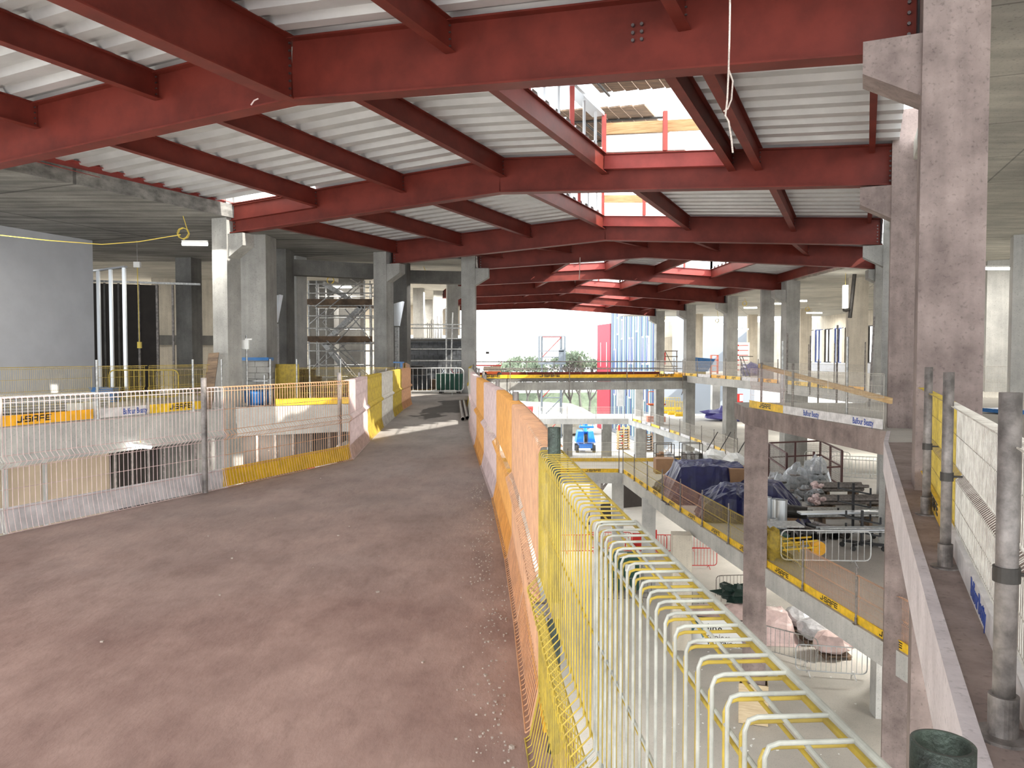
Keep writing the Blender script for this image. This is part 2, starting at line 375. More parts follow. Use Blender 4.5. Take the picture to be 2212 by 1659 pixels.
# ---- purlins
PUR = {0: [113, 345, 632, 975, 1480, 1885], 1: [685, 873, 1088, 1308, 1582, 1640, 1883], 2: [858, 997, 1147, 1305, 1488, 1715, 1877],
       3: [1087, 1235, 1399, 1553, 1745], 4: [1192, 1306, 1415, 1534, 1678], 5: [1155, 1243, 1338, 1420, 1553], 6: [1130, 1206, 1282, 1358, 1467],
       7: [1110, 1175, 1242, 1307, 1385]}
SF = {i: [sfrac(i+1, px) for px in L] for i, L in PUR.items()}
SF[0] = [-0.02+sfrac(1, 113), sfrac(1, 345), sfrac(1, 632), sfrac(1, 975), sfrac(1, 1480), .955]
POS = ['leftmost', 'second from left', 'third from left', 'fourth from left', 'fifth from left', 'sixth from left', 'rightmost']
BAYN = {0: 'bay before the nearest rafter', 1: 'bay between nearest and second rafters', 2: 'second to third rafter bay', 3: 'third to fourth rafter bay',
        4: 'fourth to fifth rafter bay', 5: 'fifth to sixth rafter bay', 6: 'sixth to seventh rafter bay', 7: 'farthest roof bay'}
for i, L in SF.items():
    for k, s in enumerate(L):
        deep = (i == 0 and k == 2)
        h = 1.0 if deep else (0.16 if (i < 3 and k == len(L)-1) else 0.46)
        w = 0.3 if deep else (0.12 if h < .2 else 0.17)
        a = bp(i, s, True); b = bp(i+1, s, True); d = (b-a).normalized(); a = a+d*0.1; b = b-d*0.02
        if i == 0: a = a-d*4.0
        z = Vector((0, 0, h)); side = Vector((d.y, -d.x, 0)).normalized()
        t = thing('steel_purlin', ('deep red steel beam' if deep else 'red steel purlin') + ', %s in the %s' % (POS[k] if k < len(L)-1 else 'rightmost', BAYN[i]), 'beam', a-z, 'red purlins under the roof deck')
        m = MB(); m.ibeam(a-z, b-z, h, w, 0.02 if deep else 0.014, 0.012); m.build('girder', 'red_steel', t)
        if i < 4 and h > .2:
            m = MB(); m.bar(b-z+Vector((0, 0, h/2))-d*.12-side*0.012, b-z+Vector((0, 0, h/2))-side*0.012, 0.014, h-.06); m.build('cleat', 'black_steel', t)
            n = 8 if deep else 4
            for q in range(n):
                for sg in (1, -1):
                    c = b-z+Vector((0, 0, 0.08+q*(h-.16)/(n-1)))-d*.06+side*0.008*sg
                    mm = MB(); mm.tube([c, c+side*0.03*sg], 0.02 if deep else .014, 6); mm.build('bolt', 'bolt', t)
# ---- corrugated deck sheets, one per gap between purlins
OPEN = {1: [(3, 4)], 2: [(3, 4)], 4: [(0, 1), (2, 3)], 5: [(1, 2)], 6: [(2, 3)], 7: [(2, 3)]}
def deck_sheet(i, s0, s1, t0=0.0, t1=1.0, cut=0):
    m = MB(); ln = (bp(i, .5)-bp(i+1, .5)).length*(t1-t0); n = max(4, int(ln/0.56)); t1 -= (t1-t0)*cut/n; n -= cut
    prof = [(0, 0.0), (0.38, 0.0), (0.50, 0.115), (0.88, 0.115), (1.0, 0.0)]
    ss = [s0, s1]
    for i2 in (i, i+1):
        if s0 < AP[i2][0]-.02 and s1 > AP[i2][0]+.02: ss.append(AP[i2][0])
    ss = sorted(set(ss)); cols = []
    for s in ss:
        a = bp(i, s, True); b = bp(i+1, s, True); c = []
        for r in range(n):
            for u, z in prof[:-1]:
                t = t0+(t1-t0)*(r+u)/n; p = a.lerp(b, t); c.append(Vector((p.x, p.y, p.z+0.003+z)))
        p = a.lerp(b, t1); c.append(Vector((p.x, p.y, p.z+0.003))); cols.append(c)
    for c0, c1 in zip(cols, cols[1:]):
        q = len(c0); up = Vector((0, 0, 0.004))
        m.add(c0+c1, [(r, r+1, q+r+1, q+r) for r in range(q-1)])
        m.add([p+up for p in c0]+[p+up for p in c1], [(r+1, r, q+r, q+r+1) for r in range(q-1)])
    return m
for i in range(0, 8):
    L = SF[i]
    edges = [0.0]+L[:-1]+[1.0] if i != 1 else L[:-1]+[1.0]
    if i == 0: edges = [-0.25]+edges[1:]
    gaps = list(zip(edges, edges[1:])); base = 1 if i != 1 else 0
    for k, (s0, s1) in enumerate(gaps):
        if s1-s0 < 0.012: continue
        if (k-base, k-base+1) in OPEN.get(i, []):
            continue
        m = deck_sheet(i, s0-0.0008, s1+0.0008, -0.9 if i == 0 else 0.0)
        o = m.build('roof_deck_sheet', 'deck')
        tag(o, 'corrugated galvanised roof deck sheet, %s in the %s' % (['leftmost', 'second from left', 'third from left', 'fourth from left', 'fifth from left', 'sixth from left', 'seventh from left', 'eighth from left'][k], BAYN[i]), 'roof sheet', 'corrugated roof deck sheets')
# ---- rooflight openings: trimmer, upstand frame, timber
def P(i, s, t, z): 
    a = bp(i, s, True).lerp(bp(i+1, s, True), t); return Vector((a.x, a.y, a.z+z))
for i, k in [(1, 0), (2, 0), (4, 0), (4, 1), (5, 0), (6, 0), (7, 0)]:
    k0, k1 = OPEN[i][k]; s0, s1 = SF[i][k0], SF[i][k1]
    o = thing('rooflight_opening', 'open rooflight with red frame, ' + ('left one in the ' if (i == 4 and k == 0) else 'right one in the ' if i == 4 else 'in the ') + BAYN[i], 'rooflight', P(i, s0, 1, 0), 'rooflight openings in the roof deck')
    m = MB(); m.ibeam(P(i, s0, .985, -0.36), P(i, s1, .985, -0.36), 0.36, .14, .014, .01); m.build('trimmer', 'red_primer', o)
    m = MB(); m.bar(P(i, s0, .995, .62), P(i, s1, .995, .62), .06, .26); m.build('timber_kerb', 'timber', o)
    m = MB(); m.bar(P(i, s0, .995, .26), P(i, s1, .995, .26), .04, .40); m.build('flashing', 'white_paint', o)
    for q in range(4):
        s = s0+(s1-s0)*(0.01+q*.49) if q < 3 else s0+(s1-s0)*.99
        m = MB(); m.box(P(i, s, .97, .45), (.1, .1, .9)); m.build('post', 'red_primer', o)
    for q in range(9):
        t = .1+q*.1
        m = MB(); m.box(P(i, s0, t, .42), (.05, .16, .75)) if q % 3 else m.box(P(i, s0, t, .45), (.1, .1, .9)); m.build('stud' if q % 3 else 'post', 'galv_light' if q % 3 else 'red_primer', o)
    m = MB(); m.bar(P(i, s0, .1, .9)+Vector((-.1, 0, 0)), P(i, s0, .97, .9)+Vector((-.1, 0, 0)), .3, .08); m.build('capping', 'galv_light', o)
    if i <= 2:   # scaffold platform over the near two
        sc = thing('scaffold_platform', 'dark scaffold boards on tubes above the rooflight in the ' + BAYN[i], 'scaffold', P(i, s0, .3, 1.0))
        d = (P(i, s1, 0, 0)-P(i, s0, 0, 0)); w = d.length; d.normalize()
        f = (P(i, s0, 1, 0)-P(i, s0, 0, 0)).normalized()
        for q in range(12):
            a = P(i, s0, .02, 1.2)+d*(.3+q*.3); m = MB(); m.bar(a, a+f*((P(i, s0, 1, 0)-P(i, s0, 0, 0)).length*.86), .27, .04); m.build('board', 'scaffold_board', sc)
        for q in range(4):
            a = P(i, s0, .12+.22*q, 1.14)+d*(-.2); m = MB(); m.tube([a, a+d*(w+1.2)], .03, 8); m.build('tube', 'dark_steel', sc)
        for q in range(2):
            a = P(i, s0, .1, 1.07)+d*(.4+q*1.6); m = MB(); m.tube([a, a+f*6], .03, 8); m.build('ledger', 'dark_steel', sc)
m = deck_sheet(1, -.03, SF[1][0]+.0008, 0, 1.0, 1); tag(m.build('roof_deck_sheet', 'deck'), 'added corrugated sheet blocking sun at part of the left edge opening', 'roof sheet', 'corrugated roof deck sheets')  # extra sheet, added to keep stray sun off the column and landing
# left edge opening of bay 1: plywood behind red posts on the edge beam
o = thing('edge_upstand', 'red edge trimmer with plywood sheets along left roof edge, above the left landing', 'roof edge', P(1, 0, .5, -.3))
m = MB(); m.ibeam(P(1, 0, .0, -.2), P(1, 0, 1, -.2), .26, .16, .014, .01); m.build('trimmer', 'red_primer', o)
m = MB(); m.ibeam(P(1, -.03, .99, -.50), P(1, SF[1][0], .99, -.50), .44, .16, .014, .01); m.build('end_trimmer', 'red_steel', o)
for q in range(6):
    t = .12+q*.165
    m = MB(); m.box(P(1, -.002, t, .45), (.1, .1, .8)); m.build('post', 'red_primer', o)
    m = MB(); m.bar(P(1, -.02, t+.01, .5), P(1, -.02, t+.155, .5), .02, .62); m.build('plywood_sheet', 'plywood', o)
m = MB(); m.bar(P(1, -.01, 1.0, .42), P(1, SF[1][0], 1.0, .42), .04, .4); m.build('timber_kerb', 'timber', o)

# ---------------------------------------------------------------- concrete columns
def tangent(T, i):
    ks = sorted(T); a = T[max(i-1, ks[0])]; b = T[min(i+1, ks[-1])]; d = (b-a).normalized(); return d
def column(c, rz, w, zb, zt, label, matn='conc_grey', corbel=None, group='concrete columns', cz=None, cl=0.62):
    m = MB(); m.box((c[0], c[1], (zb+zt)/2), (w, w, zt-zb), rz)
    t = thing('concrete_column', label, 'column', (c[0], c[1], zb), group)
    m.build('shaft', matn, t)
    if corbel:
        m = MB(); d = Vector((math.cos(rz), math.sin(rz), 0))*corbel; n = Vector((-d.y, d.x, 0)).normalized(); b0 = Vector((c[0], c[1], 0))+d*(w/2)
        top = (ZB-.02) if cz is None else cz
        h0, h1 = .62, .36; q = []
        for sg in (-1, 1):
            o = n*sg*w*0.42
            q.append([b0+o+Vector((0, 0, top)), b0+o+d*cl+Vector((0, 0, top)), b0+o+d*cl+Vector((0, 0, top-h1)), b0+o+Vector((0, 0, top-h1-.33))])
        vs = q[0]+q[1]; m.add(vs, [(0, 1, 2, 3), (7, 6, 5, 4), (0, 4, 5, 1), (1, 5, 6, 2), (2, 6, 7, 3), (3, 7, 4, 0)])
        m.build('corbel', matn, t)
    return t
WN = {1: 'nearest', 2: 'second', 3: 'third', 4: 'fourth', 5: 'fifth', 6: 'sixth', 7: 'seventh', 8: 'farthest'}
for i in range(1, 9):
    d = tangent(Rt, i); rz = math.atan2(d.y, d.x)-math.pi/2; w = .62 if i < 5 else .74
    side = Vector((math.cos(rz), math.sin(rz)))
    c = Rt[i]+side*(w/2+.04)
    if i == 1: c = V2(at(2047, 700, 8.75)); w = .64
    if i == 2: c = V2(at(1955, 700, 16.3))
    if i == 5: c = V2(at(1707, 700, 41.8))
    column(c, rz, w, Z2, 7.4 if i == 1 else 6.6, '%s concrete column with corbel on right side of the atrium%s' % (WN[i], {1: ', beside the white mesh barrier', 2: ', partly behind the nearest one'}.get(i, ', counting away from the camera')), 'conc_pink' if i < 3 else 'conc_grey', -1, 'concrete columns right of the atrium', cl=0.6)
for i in range(2, 9):
    d = tangent(Lt, i); rz = math.atan2(d.y, d.x)-math.pi/2
    if i == 4: rz = -.05
    w = .56
    side = Vector((math.cos(rz), math.sin(rz))); c = Lt[i]-side*(w/2+.04)
    if i == 2: c = V2(at(491, 700, 22.9)); rz = -.40
    if i == 3: c = V2(at(829, 700, 30.2)); rz = -.36
    if i == 4: c = V2(at(1013, 700, 31.6)); w = .56
    column(c, rz, w, Z2 if i > 2 else Z1-.02, 6.3, '%s concrete column with corbel %s' % ({2: 'pale grey', 3: 'slim grey', 4: 'grey'}.get(i, 'distant grey'), {2: 'left of the walkway, under the second rafter', 3: 'beside the far left end of the walkway', 4: 'right of the crowd barrier at the walkway end'}.get(i, 'in left row behind the walkway end, %s rafter' % WN[i])), 'conc_grey', 1, 'concrete columns left of the atrium', cl=.55)

# ---------------------------------------------------------------- floor slabs
def slab(poly, zt, th, name, mats=('conc_floor', 'conc_pale'), label=None, cat='floor'):
    m = MB(); m.prism([tuple(p) for p in poly], zt-th, zt, 1, 0); o = m.build(name, list(mats)); struct(o, label, cat); return o
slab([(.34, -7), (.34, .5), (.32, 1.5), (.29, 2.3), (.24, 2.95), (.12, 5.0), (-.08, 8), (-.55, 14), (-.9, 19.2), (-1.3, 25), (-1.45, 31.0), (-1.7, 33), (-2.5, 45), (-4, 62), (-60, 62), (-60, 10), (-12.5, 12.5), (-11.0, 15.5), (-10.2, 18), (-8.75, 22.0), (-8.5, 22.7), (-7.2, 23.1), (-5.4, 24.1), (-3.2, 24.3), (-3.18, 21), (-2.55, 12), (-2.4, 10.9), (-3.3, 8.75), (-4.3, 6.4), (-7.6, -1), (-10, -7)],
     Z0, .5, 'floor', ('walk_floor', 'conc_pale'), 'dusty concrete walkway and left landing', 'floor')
slab([(-12.4, 12.6), (-10.95, 15.6), (-10.15, 18), (-8.7, 22.0), (-8.45, 22.75), (-7.15, 23.15), (-5.4, 24.15), (-3.2, 24.35), (-3.2, 24.7), (-5.5, 24.5), (-7.3, 23.5), (-8.8, 23.1), (-9.1, 22.2), (-10.5, 18.2), (-11.3, 15.8), (-12.8, 12.9)],
     Z0-.02, .85, 'floor', ('conc_pale', 'conc_pale'), 'deep concrete edge beam of the left landing', 'floor')
RE = [(-.2, -2.0), (.52, 0), (.95, .95), (1.85, 2.99), (2.77, 5.02), (4.12, 8.0), (6.57, 13.4), (7.55, 15.3)]
slab(RE[:7]+[(70, 13.4), (70, -2)], Z0, .5, 'floor', ('conc_ledge', 'conc_pink'), 'near right-hand upper concrete floor and ledge', 'floor')
slab(RE[6:]+[(6.87, 22.6), (7.3, 25.2), (11.4, 24.8), (70, 24.8), (70, 13.41)], Z0, .5, 'floor', ('conc_floor', 'conc_pink'), 'right-hand upper landing', 'floor')
slab([(11.4, 24.81), (14.75, 31.5), (14.75, 41.5), (14.3, 51), (13.5, 60), (12.7, 69), (12.2, 78), (70, 78), (70, 24.81)], Z0, .5, 'floor', ('conc_floor', 'conc_pale'), 'far right-hand upper concrete floor', 'floor')
# smooth pale fascia and cast ledge along the near right edge
m = MB()
for a, b in zip(RE[:-1], RE[1:]):
    a = Vector((*a, -.245)); b = Vector((*b, -.245)); m.bar(a, b, .07, .52, up=Vector((0, 0, 1)), off=-.03)
struct(m.build('trim_1', 'conc_white'), 'pale concrete edge strip along the right-hand floor', 'trim')
# upper footbridge at far end
B0a, B0b = V2(at(1000, 815, 56)), V2(at(1485, 815, 59.5))
dB = (B0b-B0a).normalized(); nB = Vector((-dB.y, dB.x))
slab([B0a-dB*3, B0b+dB*.2, B0b+dB*.2+nB*5, B0a-dB*3+nB*5], Z0, .38, 'floor', ('conc_floor', 'conc_dark'), 'upper footbridge crossing the far end of the atrium')
m = MB(); m.ibeam((*(B0a-dB*3+nB*.15), -1.02), (*(B0b+nB*.15), -1.02), .62, .3, .03, .3); tag(m.build('bridge_girder', 'conc_grey'), 'pale grey girder under the upper footbridge', 'beam')
# level below
E1 = [(8.9, 10), (8.05, 16.6), (7.25, 24), (6.5, 32), (5.85, 40.7)]
slab(E1+[(-3, 40.7), (-3, 45.4), (13.3, 45.4), (13.8, 51), (13.3, 60), (12.6, 68), (11.7, 74.5), (11.6, 76.5), (-8, 76.5), (-8, 83), (70, 83), (70, 6), (9.5, 6)], Z1, .55, 'floor', ('conc_floor', 'conc_pale'), 'middle-level concrete floor with stored materials')
slab([(-60, 8), (-15, 8), (-12.2, 13), (-10.7, 16), (-8.45, 22.7), (-3.2, 24.2), (-1.8, 33), (-3, 60), (-60, 60)], Z1, .5, 'floor', ('conc_floor', 'conc_pale'), 'middle-level floor under the left landing')
slab([(-90, -40), (90, -40), (90, 97), (-90, 97)], Z2, .3, 'floor', ('conc_floor', 'conc_floor'), 'ground floor of the building')
slab([(-200, 97.1), (200, 97.1), (200, 260), (-200, 260)], Z2-.05, .3, 'floor', ('conc_floor', 'conc_floor'), 'pale ground outside')
# ceilings
slab([Lt[4]+Vector((-.3, 0)), Lt[5], Lt[6], Lt[7], Lt[8], (-8, 62), (-70, 62), (-70, 33), (-6, 33)], CEIL+.38, .38, 'ceiling', ('conc_ceiling_pale', 'conc_ceiling_pale'), 'pale concrete soffit beyond the gate', 'ceiling')  # paler copy of the soffit; far daylight brightness put into its colour
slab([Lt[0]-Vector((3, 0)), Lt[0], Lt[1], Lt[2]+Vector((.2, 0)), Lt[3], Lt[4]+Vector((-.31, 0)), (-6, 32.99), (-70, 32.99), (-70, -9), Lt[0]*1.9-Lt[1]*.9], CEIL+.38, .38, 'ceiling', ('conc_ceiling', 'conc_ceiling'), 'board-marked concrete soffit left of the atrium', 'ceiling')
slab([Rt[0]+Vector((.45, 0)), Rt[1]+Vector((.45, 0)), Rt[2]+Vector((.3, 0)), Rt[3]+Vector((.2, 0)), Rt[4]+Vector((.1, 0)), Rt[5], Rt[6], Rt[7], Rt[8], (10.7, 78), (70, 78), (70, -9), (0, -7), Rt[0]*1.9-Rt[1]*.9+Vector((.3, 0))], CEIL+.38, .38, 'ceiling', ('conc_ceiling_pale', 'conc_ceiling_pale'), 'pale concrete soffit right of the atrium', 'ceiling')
# lower columns carrying the landing corner and middle level
column((7.25, 22.75), -.30, .66, Z2, Z0-.45, 'large concrete column under the right landing corner, rising from ground floor', 'conc_pink', None, 'lower level columns')
for k, (x, y, zt, w, lab) in enumerate([(6.35, 35.5, Z1-.4, .6, 'concrete column under the middle floor edge, nearer of the two behind the mesh barrier'), (5.75, 41.6, Z1-.4, .62, 'concrete column under the middle floor corner'), (4.9, 45.0, Z1-.4, .62, 'concrete column under the crossing bridge of middle floor'),
                           (10.6, 22.3, Z1-.4, .5, 'short concrete column far right under the middle floor edge'), (7.25, 27.5, Z1-.4, .7, 'cream concrete column under the middle floor edge')]):
    if k == 4: c = V2(at(1472, 1150, 28.5)); x, y = c
    if k == 3: c = V2(at(1904, 1500, 23)); x, y = c
    column((x, y), -.1, w, Z2, zt, lab, 'conc_pale' if k != 4 else 'conc_cream', None, 'lower level columns')
# columns deep in the right-hand floor (upper level), read from the photo
for px, Y, w, lab in ((1657, 45, .72, 'dark concrete column directly left of the corbelled one behind the landing'), (1442, 80, .9, 'far column behind the wooden pallet rack'), (1507, 74, .9, 'far column beside the blue skip'), (1625, 75, .9, 'distant column right of the tall white sheet'),
                      (1740, 66, .9, 'distant pale column left of the far windows'), (1851, 40, .95, 'pale column behind the black hanging tube'), (1905, 31.8, .6, 'column partly hidden by the nearest right columns'), (2170, 33, 1.5, 'wide pale column beyond the right mesh barrier'), (2216, 26, .9, 'column at right picture edge beyond the barrier'), (1570, 92, 1.0, 'far pale column deep in the right floor')):
    c = V2(at(px, 700, Y)); column(c, math.atan2(c.y, c.x)-math.pi/2+.12, w, Z0, CEIL, lab, 'conc_cream' if Y > 60 or px == 1851 else 'conc_pale' if px > 2100 else 'conc_grey', None, 'columns of the right upper floor')
for px, Y, w, lab in ((1722, 44, .8, 'grey column seen under the right landing'), (1920, 40, .8, 'column behind the landing on the middle floor')):
    c = V2(at(px, 1000, Y)); column(c, .05, w, Z1, Z0-.5, lab, 'conc_grey', None, 'columns of the middle floor')
for px, Y in ((1380, 80), (1545, 80), (1340, 96)):
    c = V2(at(px, 870, Y)); column(c, 0, .8, Z1, Z0-.4, 'pale column of middle floor, %s beyond the far footbridge' % ({1380: 'left of the stacked red crates', 1545: 'rightmost', 1340: 'leftmost'}[px]), 'conc_pale', None, 'columns of the middle floor')
for px, Y in ((1172, 84), (1226, 84), (1310, 84), (1383, 72)):
    c = V2(at(px, 960, Y)); column(c, 0, 1.0, Z2, Z1-.5, 'ground floor column behind the blue boom lift, %s' % ({1172: 'leftmost', 1226: 'directly left of the lift', 1310: 'directly right of the lift', 1383: 'farthest right'}[px]), 'conc_grey', None, 'ground floor columns')
# left side piers (upper level)
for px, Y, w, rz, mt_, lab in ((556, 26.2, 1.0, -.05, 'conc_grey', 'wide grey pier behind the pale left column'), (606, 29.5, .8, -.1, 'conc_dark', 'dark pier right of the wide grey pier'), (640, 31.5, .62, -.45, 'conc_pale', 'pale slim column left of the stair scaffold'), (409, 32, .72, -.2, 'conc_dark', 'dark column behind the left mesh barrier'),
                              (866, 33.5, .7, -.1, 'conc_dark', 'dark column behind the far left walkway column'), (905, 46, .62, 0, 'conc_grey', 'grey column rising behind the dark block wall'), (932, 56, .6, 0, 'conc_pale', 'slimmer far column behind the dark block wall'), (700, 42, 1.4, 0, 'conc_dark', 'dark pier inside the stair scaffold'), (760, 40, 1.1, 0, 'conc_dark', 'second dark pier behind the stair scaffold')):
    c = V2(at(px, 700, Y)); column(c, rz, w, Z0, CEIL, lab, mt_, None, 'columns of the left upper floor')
# downstand beams
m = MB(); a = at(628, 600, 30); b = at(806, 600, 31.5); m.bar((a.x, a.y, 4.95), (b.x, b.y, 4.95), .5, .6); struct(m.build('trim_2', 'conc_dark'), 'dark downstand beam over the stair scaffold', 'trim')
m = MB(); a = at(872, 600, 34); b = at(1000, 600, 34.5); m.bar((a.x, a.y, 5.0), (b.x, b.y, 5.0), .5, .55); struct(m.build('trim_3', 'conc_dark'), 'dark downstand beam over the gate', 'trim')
# ================================================================ FENCES
def txt_mesh(body, size, name, matn, bold=0.0, sx=1.0):
    cu = bpy.data.curves.new('lettering', 'FONT'); cu.body = body; cu.size = size; cu.extrude = 0.002; cu.offset = bold; cu.resolution_u = 2
    ob = bpy.data.objects.new('lettering', cu); COL.objects.link(ob)
    dg = bpy.context.evaluated_depsgraph_get(); me = bpy.data.meshes.new_from_object(ob.evaluated_get(dg)); me.name = name
    bpy.data.objects.remove(ob); bpy.data.curves.remove(cu)
    for v in me.vertices:      # stand upright: x right, z up, facing -y
        x, y, z = v.co; v.co = (x*sx, -z, y)
    me.materials.clear(); me.materials.append(M[matn]); return me
def jsafe(h):
    """the wide techno lettering of the boards, upright, facing -y, centred on x"""
    m = MB(); t = h*.2; w = h*1.18; g = h*.26; th = .004
    def st(x0, z0, x1, z1): m.box(((x0+x1)/2*h, -.002, (z0+z1)/2*h), (abs(x1-x0)*h, th, abs(z1-z0)*h))
    x = 0
    st(x+.55, 0, x+.78, 1); st(x-.05, 0, x+.6, .2); st(x-.12, .0, x+.1, .3); x += .95
    st(x, .36, x+.22, .56); x += .36
    st(x, .8, x+1.15, 1); st(x, .42, x+.2, 1); st(x, .40, x+1.15, .6); st(x+.95, 0, x+1.15, .6); st(x, 0, x+1.15, .2); x += 1.33
    st(x, 0, x+.22, .8); st(x+.15, .8, x+1.15, 1); st(x+.95, 0, x+1.17, 1); st(x+.2, .3, x+1.0, .48); x += 1.37
    st(x, 0, x+.22, .8); st(x+.15, .8, x+1.1, 1); st(x+.2, .38, x+1.05, .56); x += 1.27
    st(x, 0, x+.2, 1); st(x, .8, x+1.1, 1); st(x+.05, .4, x+1.05, .58); st(x, 0, x+1.1, .2); x += 1.1
    for i, v in enumerate(m.v): m.v[i] = (v[0]-x*h/2+v[2]*.12, v[1], v[2])
    return m.mesh('lettering', 'print_black')
J_ME = jsafe(.125); J_SUB = txt_mesh('FALL PROTECT', .035, 'lettering', 'print_black')
B_ME = txt_mesh('Balfour Beatty', .19, 'lettering', 'print_blue', .003, .72)
PANH = 1.15
PC = {}
def panel_meshes(L, cname, wr=.0027, n_side=4, sheet=False):
    key = (round(L, 2), cname, wr, n_side)
    if key in PC: return PC[key]
    m = MB(); n = max(2, int(round(L/.05)))
    prof = [(.055, .015), (.035, .03), (0, .20), (0, .56), (.045, .60), (.045, .615), (0, .66), (0, 1.137), (-.004, 1.147), (-.013, 1.15), (-.086, 1.15)]
    for k in range(n):
        x = -L/2+(k+.5)*L/n; m.tube([(x, y, z) for y, z in prof], wr, n_side, cap=False)
    for y, z, r in ((.055, .018, wr*1.3), (0, .21, wr), (-.004, .38, wr), (-.004, .555, wr), (.041, .607, wr), (-.004, .665, wr), (-.004, .90, wr), (-.004, 1.11, wr), (-.04, 1.146, wr), (-.086, 1.15, wr*1.7)):
        m.tube([(-L/2, y, z), (L/2, y, z)], r, n_side)
    for x in (-L/2, L/2): m.tube([(x, y, z) for y, z in prof], wr*1.2, n_side)
    PC[key] = m.mesh('wire_mesh', cname); return PC[key]
TB = {}
def toe_mesh(L, matn):
    key = (round(L, 2), matn)
    if key not in TB:
        m = MB(); m.box((0, -.022, .115), (L, .012, .20)); m.box((0, -.034, .218), (L, .03, .008)); TB[key] = m.mesh('toe_board', matn)
    return TB[key]
POSTC = {}
def post_mesh(h, r, matn, n=10):
    k = (h, r, matn)
    if k not in POSTC:
        m = MB(); m.pipe((0, 0, 0.02), (0, 0, h), r, r*.86, n); P_ = m.mesh('tube', matn, smooth=False)
        b = MB(); b.pipe((0, 0, 0), (0, 0, .16), r*1.35, r*1.01, n); b.box((0, 0, .006), (r*5, r*5, .012)); B_ = b.mesh('socket', matn)
        POSTC[k] = (P_, B_)
    return POSTC[k]
CNAME = {'mesh_amber': 'amber', 'mesh_yellow': 'yellow', 'mesh_white': 'white', 'mesh_orange': 'pink-lit yellow', 'mesh_pink': 'pink-lit white', 'mesh_green_grey': 'pale grey-green'}
def resample(pts, step, start=0.0):
    pts = [Vector(p) for p in pts]; seg = [(a, b, (b-a).length) for a, b in zip(pts, pts[1:])]; tot = sum(s[2] for s in seg)
    def at_(d):
        for a, b, l in seg:
            if d <= l: return a.lerp(b, d/l)
            d -= l
        return pts[-1]
    n = max(1, round((tot-start)/step)); return [at_(start+(tot-start)*i/n) for i in range(n+1)]
def fence(pts, z, where, cols, toes=None, texts=None, step=2.5, post_every=1, ph=1.25, pr=.0242, wr=.0027, ns=4, side=1, postmat='galv_dull', postoff=-.065, group=None, post_label=None, posts=True, toe_on=True):
    """mesh edge barrier; walkway lies to the left of the point order. Each panel and each post is a thing."""
    Q = resample(pts, step); group = group or ('mesh barrier panels '+where)
    for k, (a, b) in enumerate(zip(Q, Q[1:])):
        c = (a+b)/2; d = b-a; L = d.length-.01; rz = math.atan2(d.y, d.x); cn = cols[k % len(cols)]
        t = thing('mesh_barrier', '%s mesh panel %s, %s from %s' % (CNAME[cn], where, ORD[k], side if isinstance(side, str) else 'near end'), 'barrier', (c.x, c.y, z), group, rz)
        Lq = round(L, 1) if abs(L-round(L, 1)) < .02 else L
        inst(panel_meshes(L, cn, wr, ns), 'wire_mesh', t)
        if toe_on:
            tb = (toes[k % len(toes)] if toes else ('board_white' if cn in ('mesh_white', 'mesh_pink', 'mesh_green_grey') else 'board_yellow'))
            b_ = inst(toe_mesh(L, tb), 'toe_board', t)
            tx = texts[k % len(texts)] if texts else ''
            if tx == 'J':
                q = inst(J_ME, 'lettering', b_); q.location = (0, -.029, .062); q2 = inst(J_SUB, 'lettering', b_); q2.location = (-.1, -.03, .02)
            if tx == 'B':
                q = inst(B_ME, 'lettering', b_); q.location = (-L/2+.75, -.029, .065)
    if posts:
        for k in range(0, len(Q), post_every):
            a = Q[k]; d = (Q[min(k+1, len(Q)-1)]-Q[max(k-1, 0)]).normalized(); nrm = Vector((-d.y, d.x))
            p = a+nrm*postoff
            t = thing('barrier_post', 'tube post %s, %s from %s' % (where, ORD[min(k, 19)], side if isinstance(side, str) else 'near end'), 'post', (p.x, p.y, z), 'posts '+where)
            A, B = post_mesh(ph, pr, postmat)
            inst(A, 'tube', t); inst(B, 'socket', t)
    return Q
# --- right-hand side of the walkway, running from beside the camera to the gate
RF = [(.235, .30), (.215, .77), (.21, 1.03), (.17, 1.6), (.13, 2.2), (.06, 2.95), (-.06, 5.0), (-.24, 8.0), (-.7, 13.5), (-1.06, 19.2), (-1.45, 25), (-1.55, 29.5)]
def manual_panel(a, b, z, cn, label, toe, wr=.0026, ns=8, off=0.0, text='', dz=0.0, group='mesh barrier panels right of the walkway'):
    a = Vector(a); b = Vector(b); d = b-a; L = d.length-.01; n = Vector((-d.y, d.x)).normalized()*off; c = (a+b)/2+n
    t = thing('mesh_barrier', label, 'barrier', (c.x, c.y, z+dz), group, math.atan2(d.y, d.x))
    inst(panel_meshes(L, cn, wr, ns), 'wire_mesh', t)
    if toe:
        b_ = inst(toe_mesh(L, toe), 'toe_board', t)
        if text == 'B': q = inst(B_ME, 'lettering', b_); q.location = (text_x, -.029, .05)
        if text == 'BC': q = inst(B_ME, 'lettering', b_); q.location = (.0, -.029, .05)
        if text == 'J': q = inst(J_ME, 'lettering', b_); q.location = (0, -.029, .065)
    return t
text_x = -.3
manual_panel((.262, .10), (.176, 1.62), 0, 'mesh_green_grey', 'pale grey-green wire mesh panel directly beside the camera, nearest of all', None, .0025, 10)
manual_panel((.237, .475), (.098, 2.97), 0, 'mesh_yellow', 'yellow wire mesh panel lapped outside the nearest pale grey-green one', None, .0023, 10, -.007, dz=-.014)
Q = [Vector(p) for p in ((.108, 2.98), (.064, 4.25), (.0, 5.6), (-.16, 8.0), (-.38, 10.4), (-.59, 12.8), (-.79, 15.2), (-.95, 17.6), (-1.10, 20.1), (-1.27, 22.6), (-1.42, 25.1), (-1.5, 27.4), (-1.55, 29.4))]
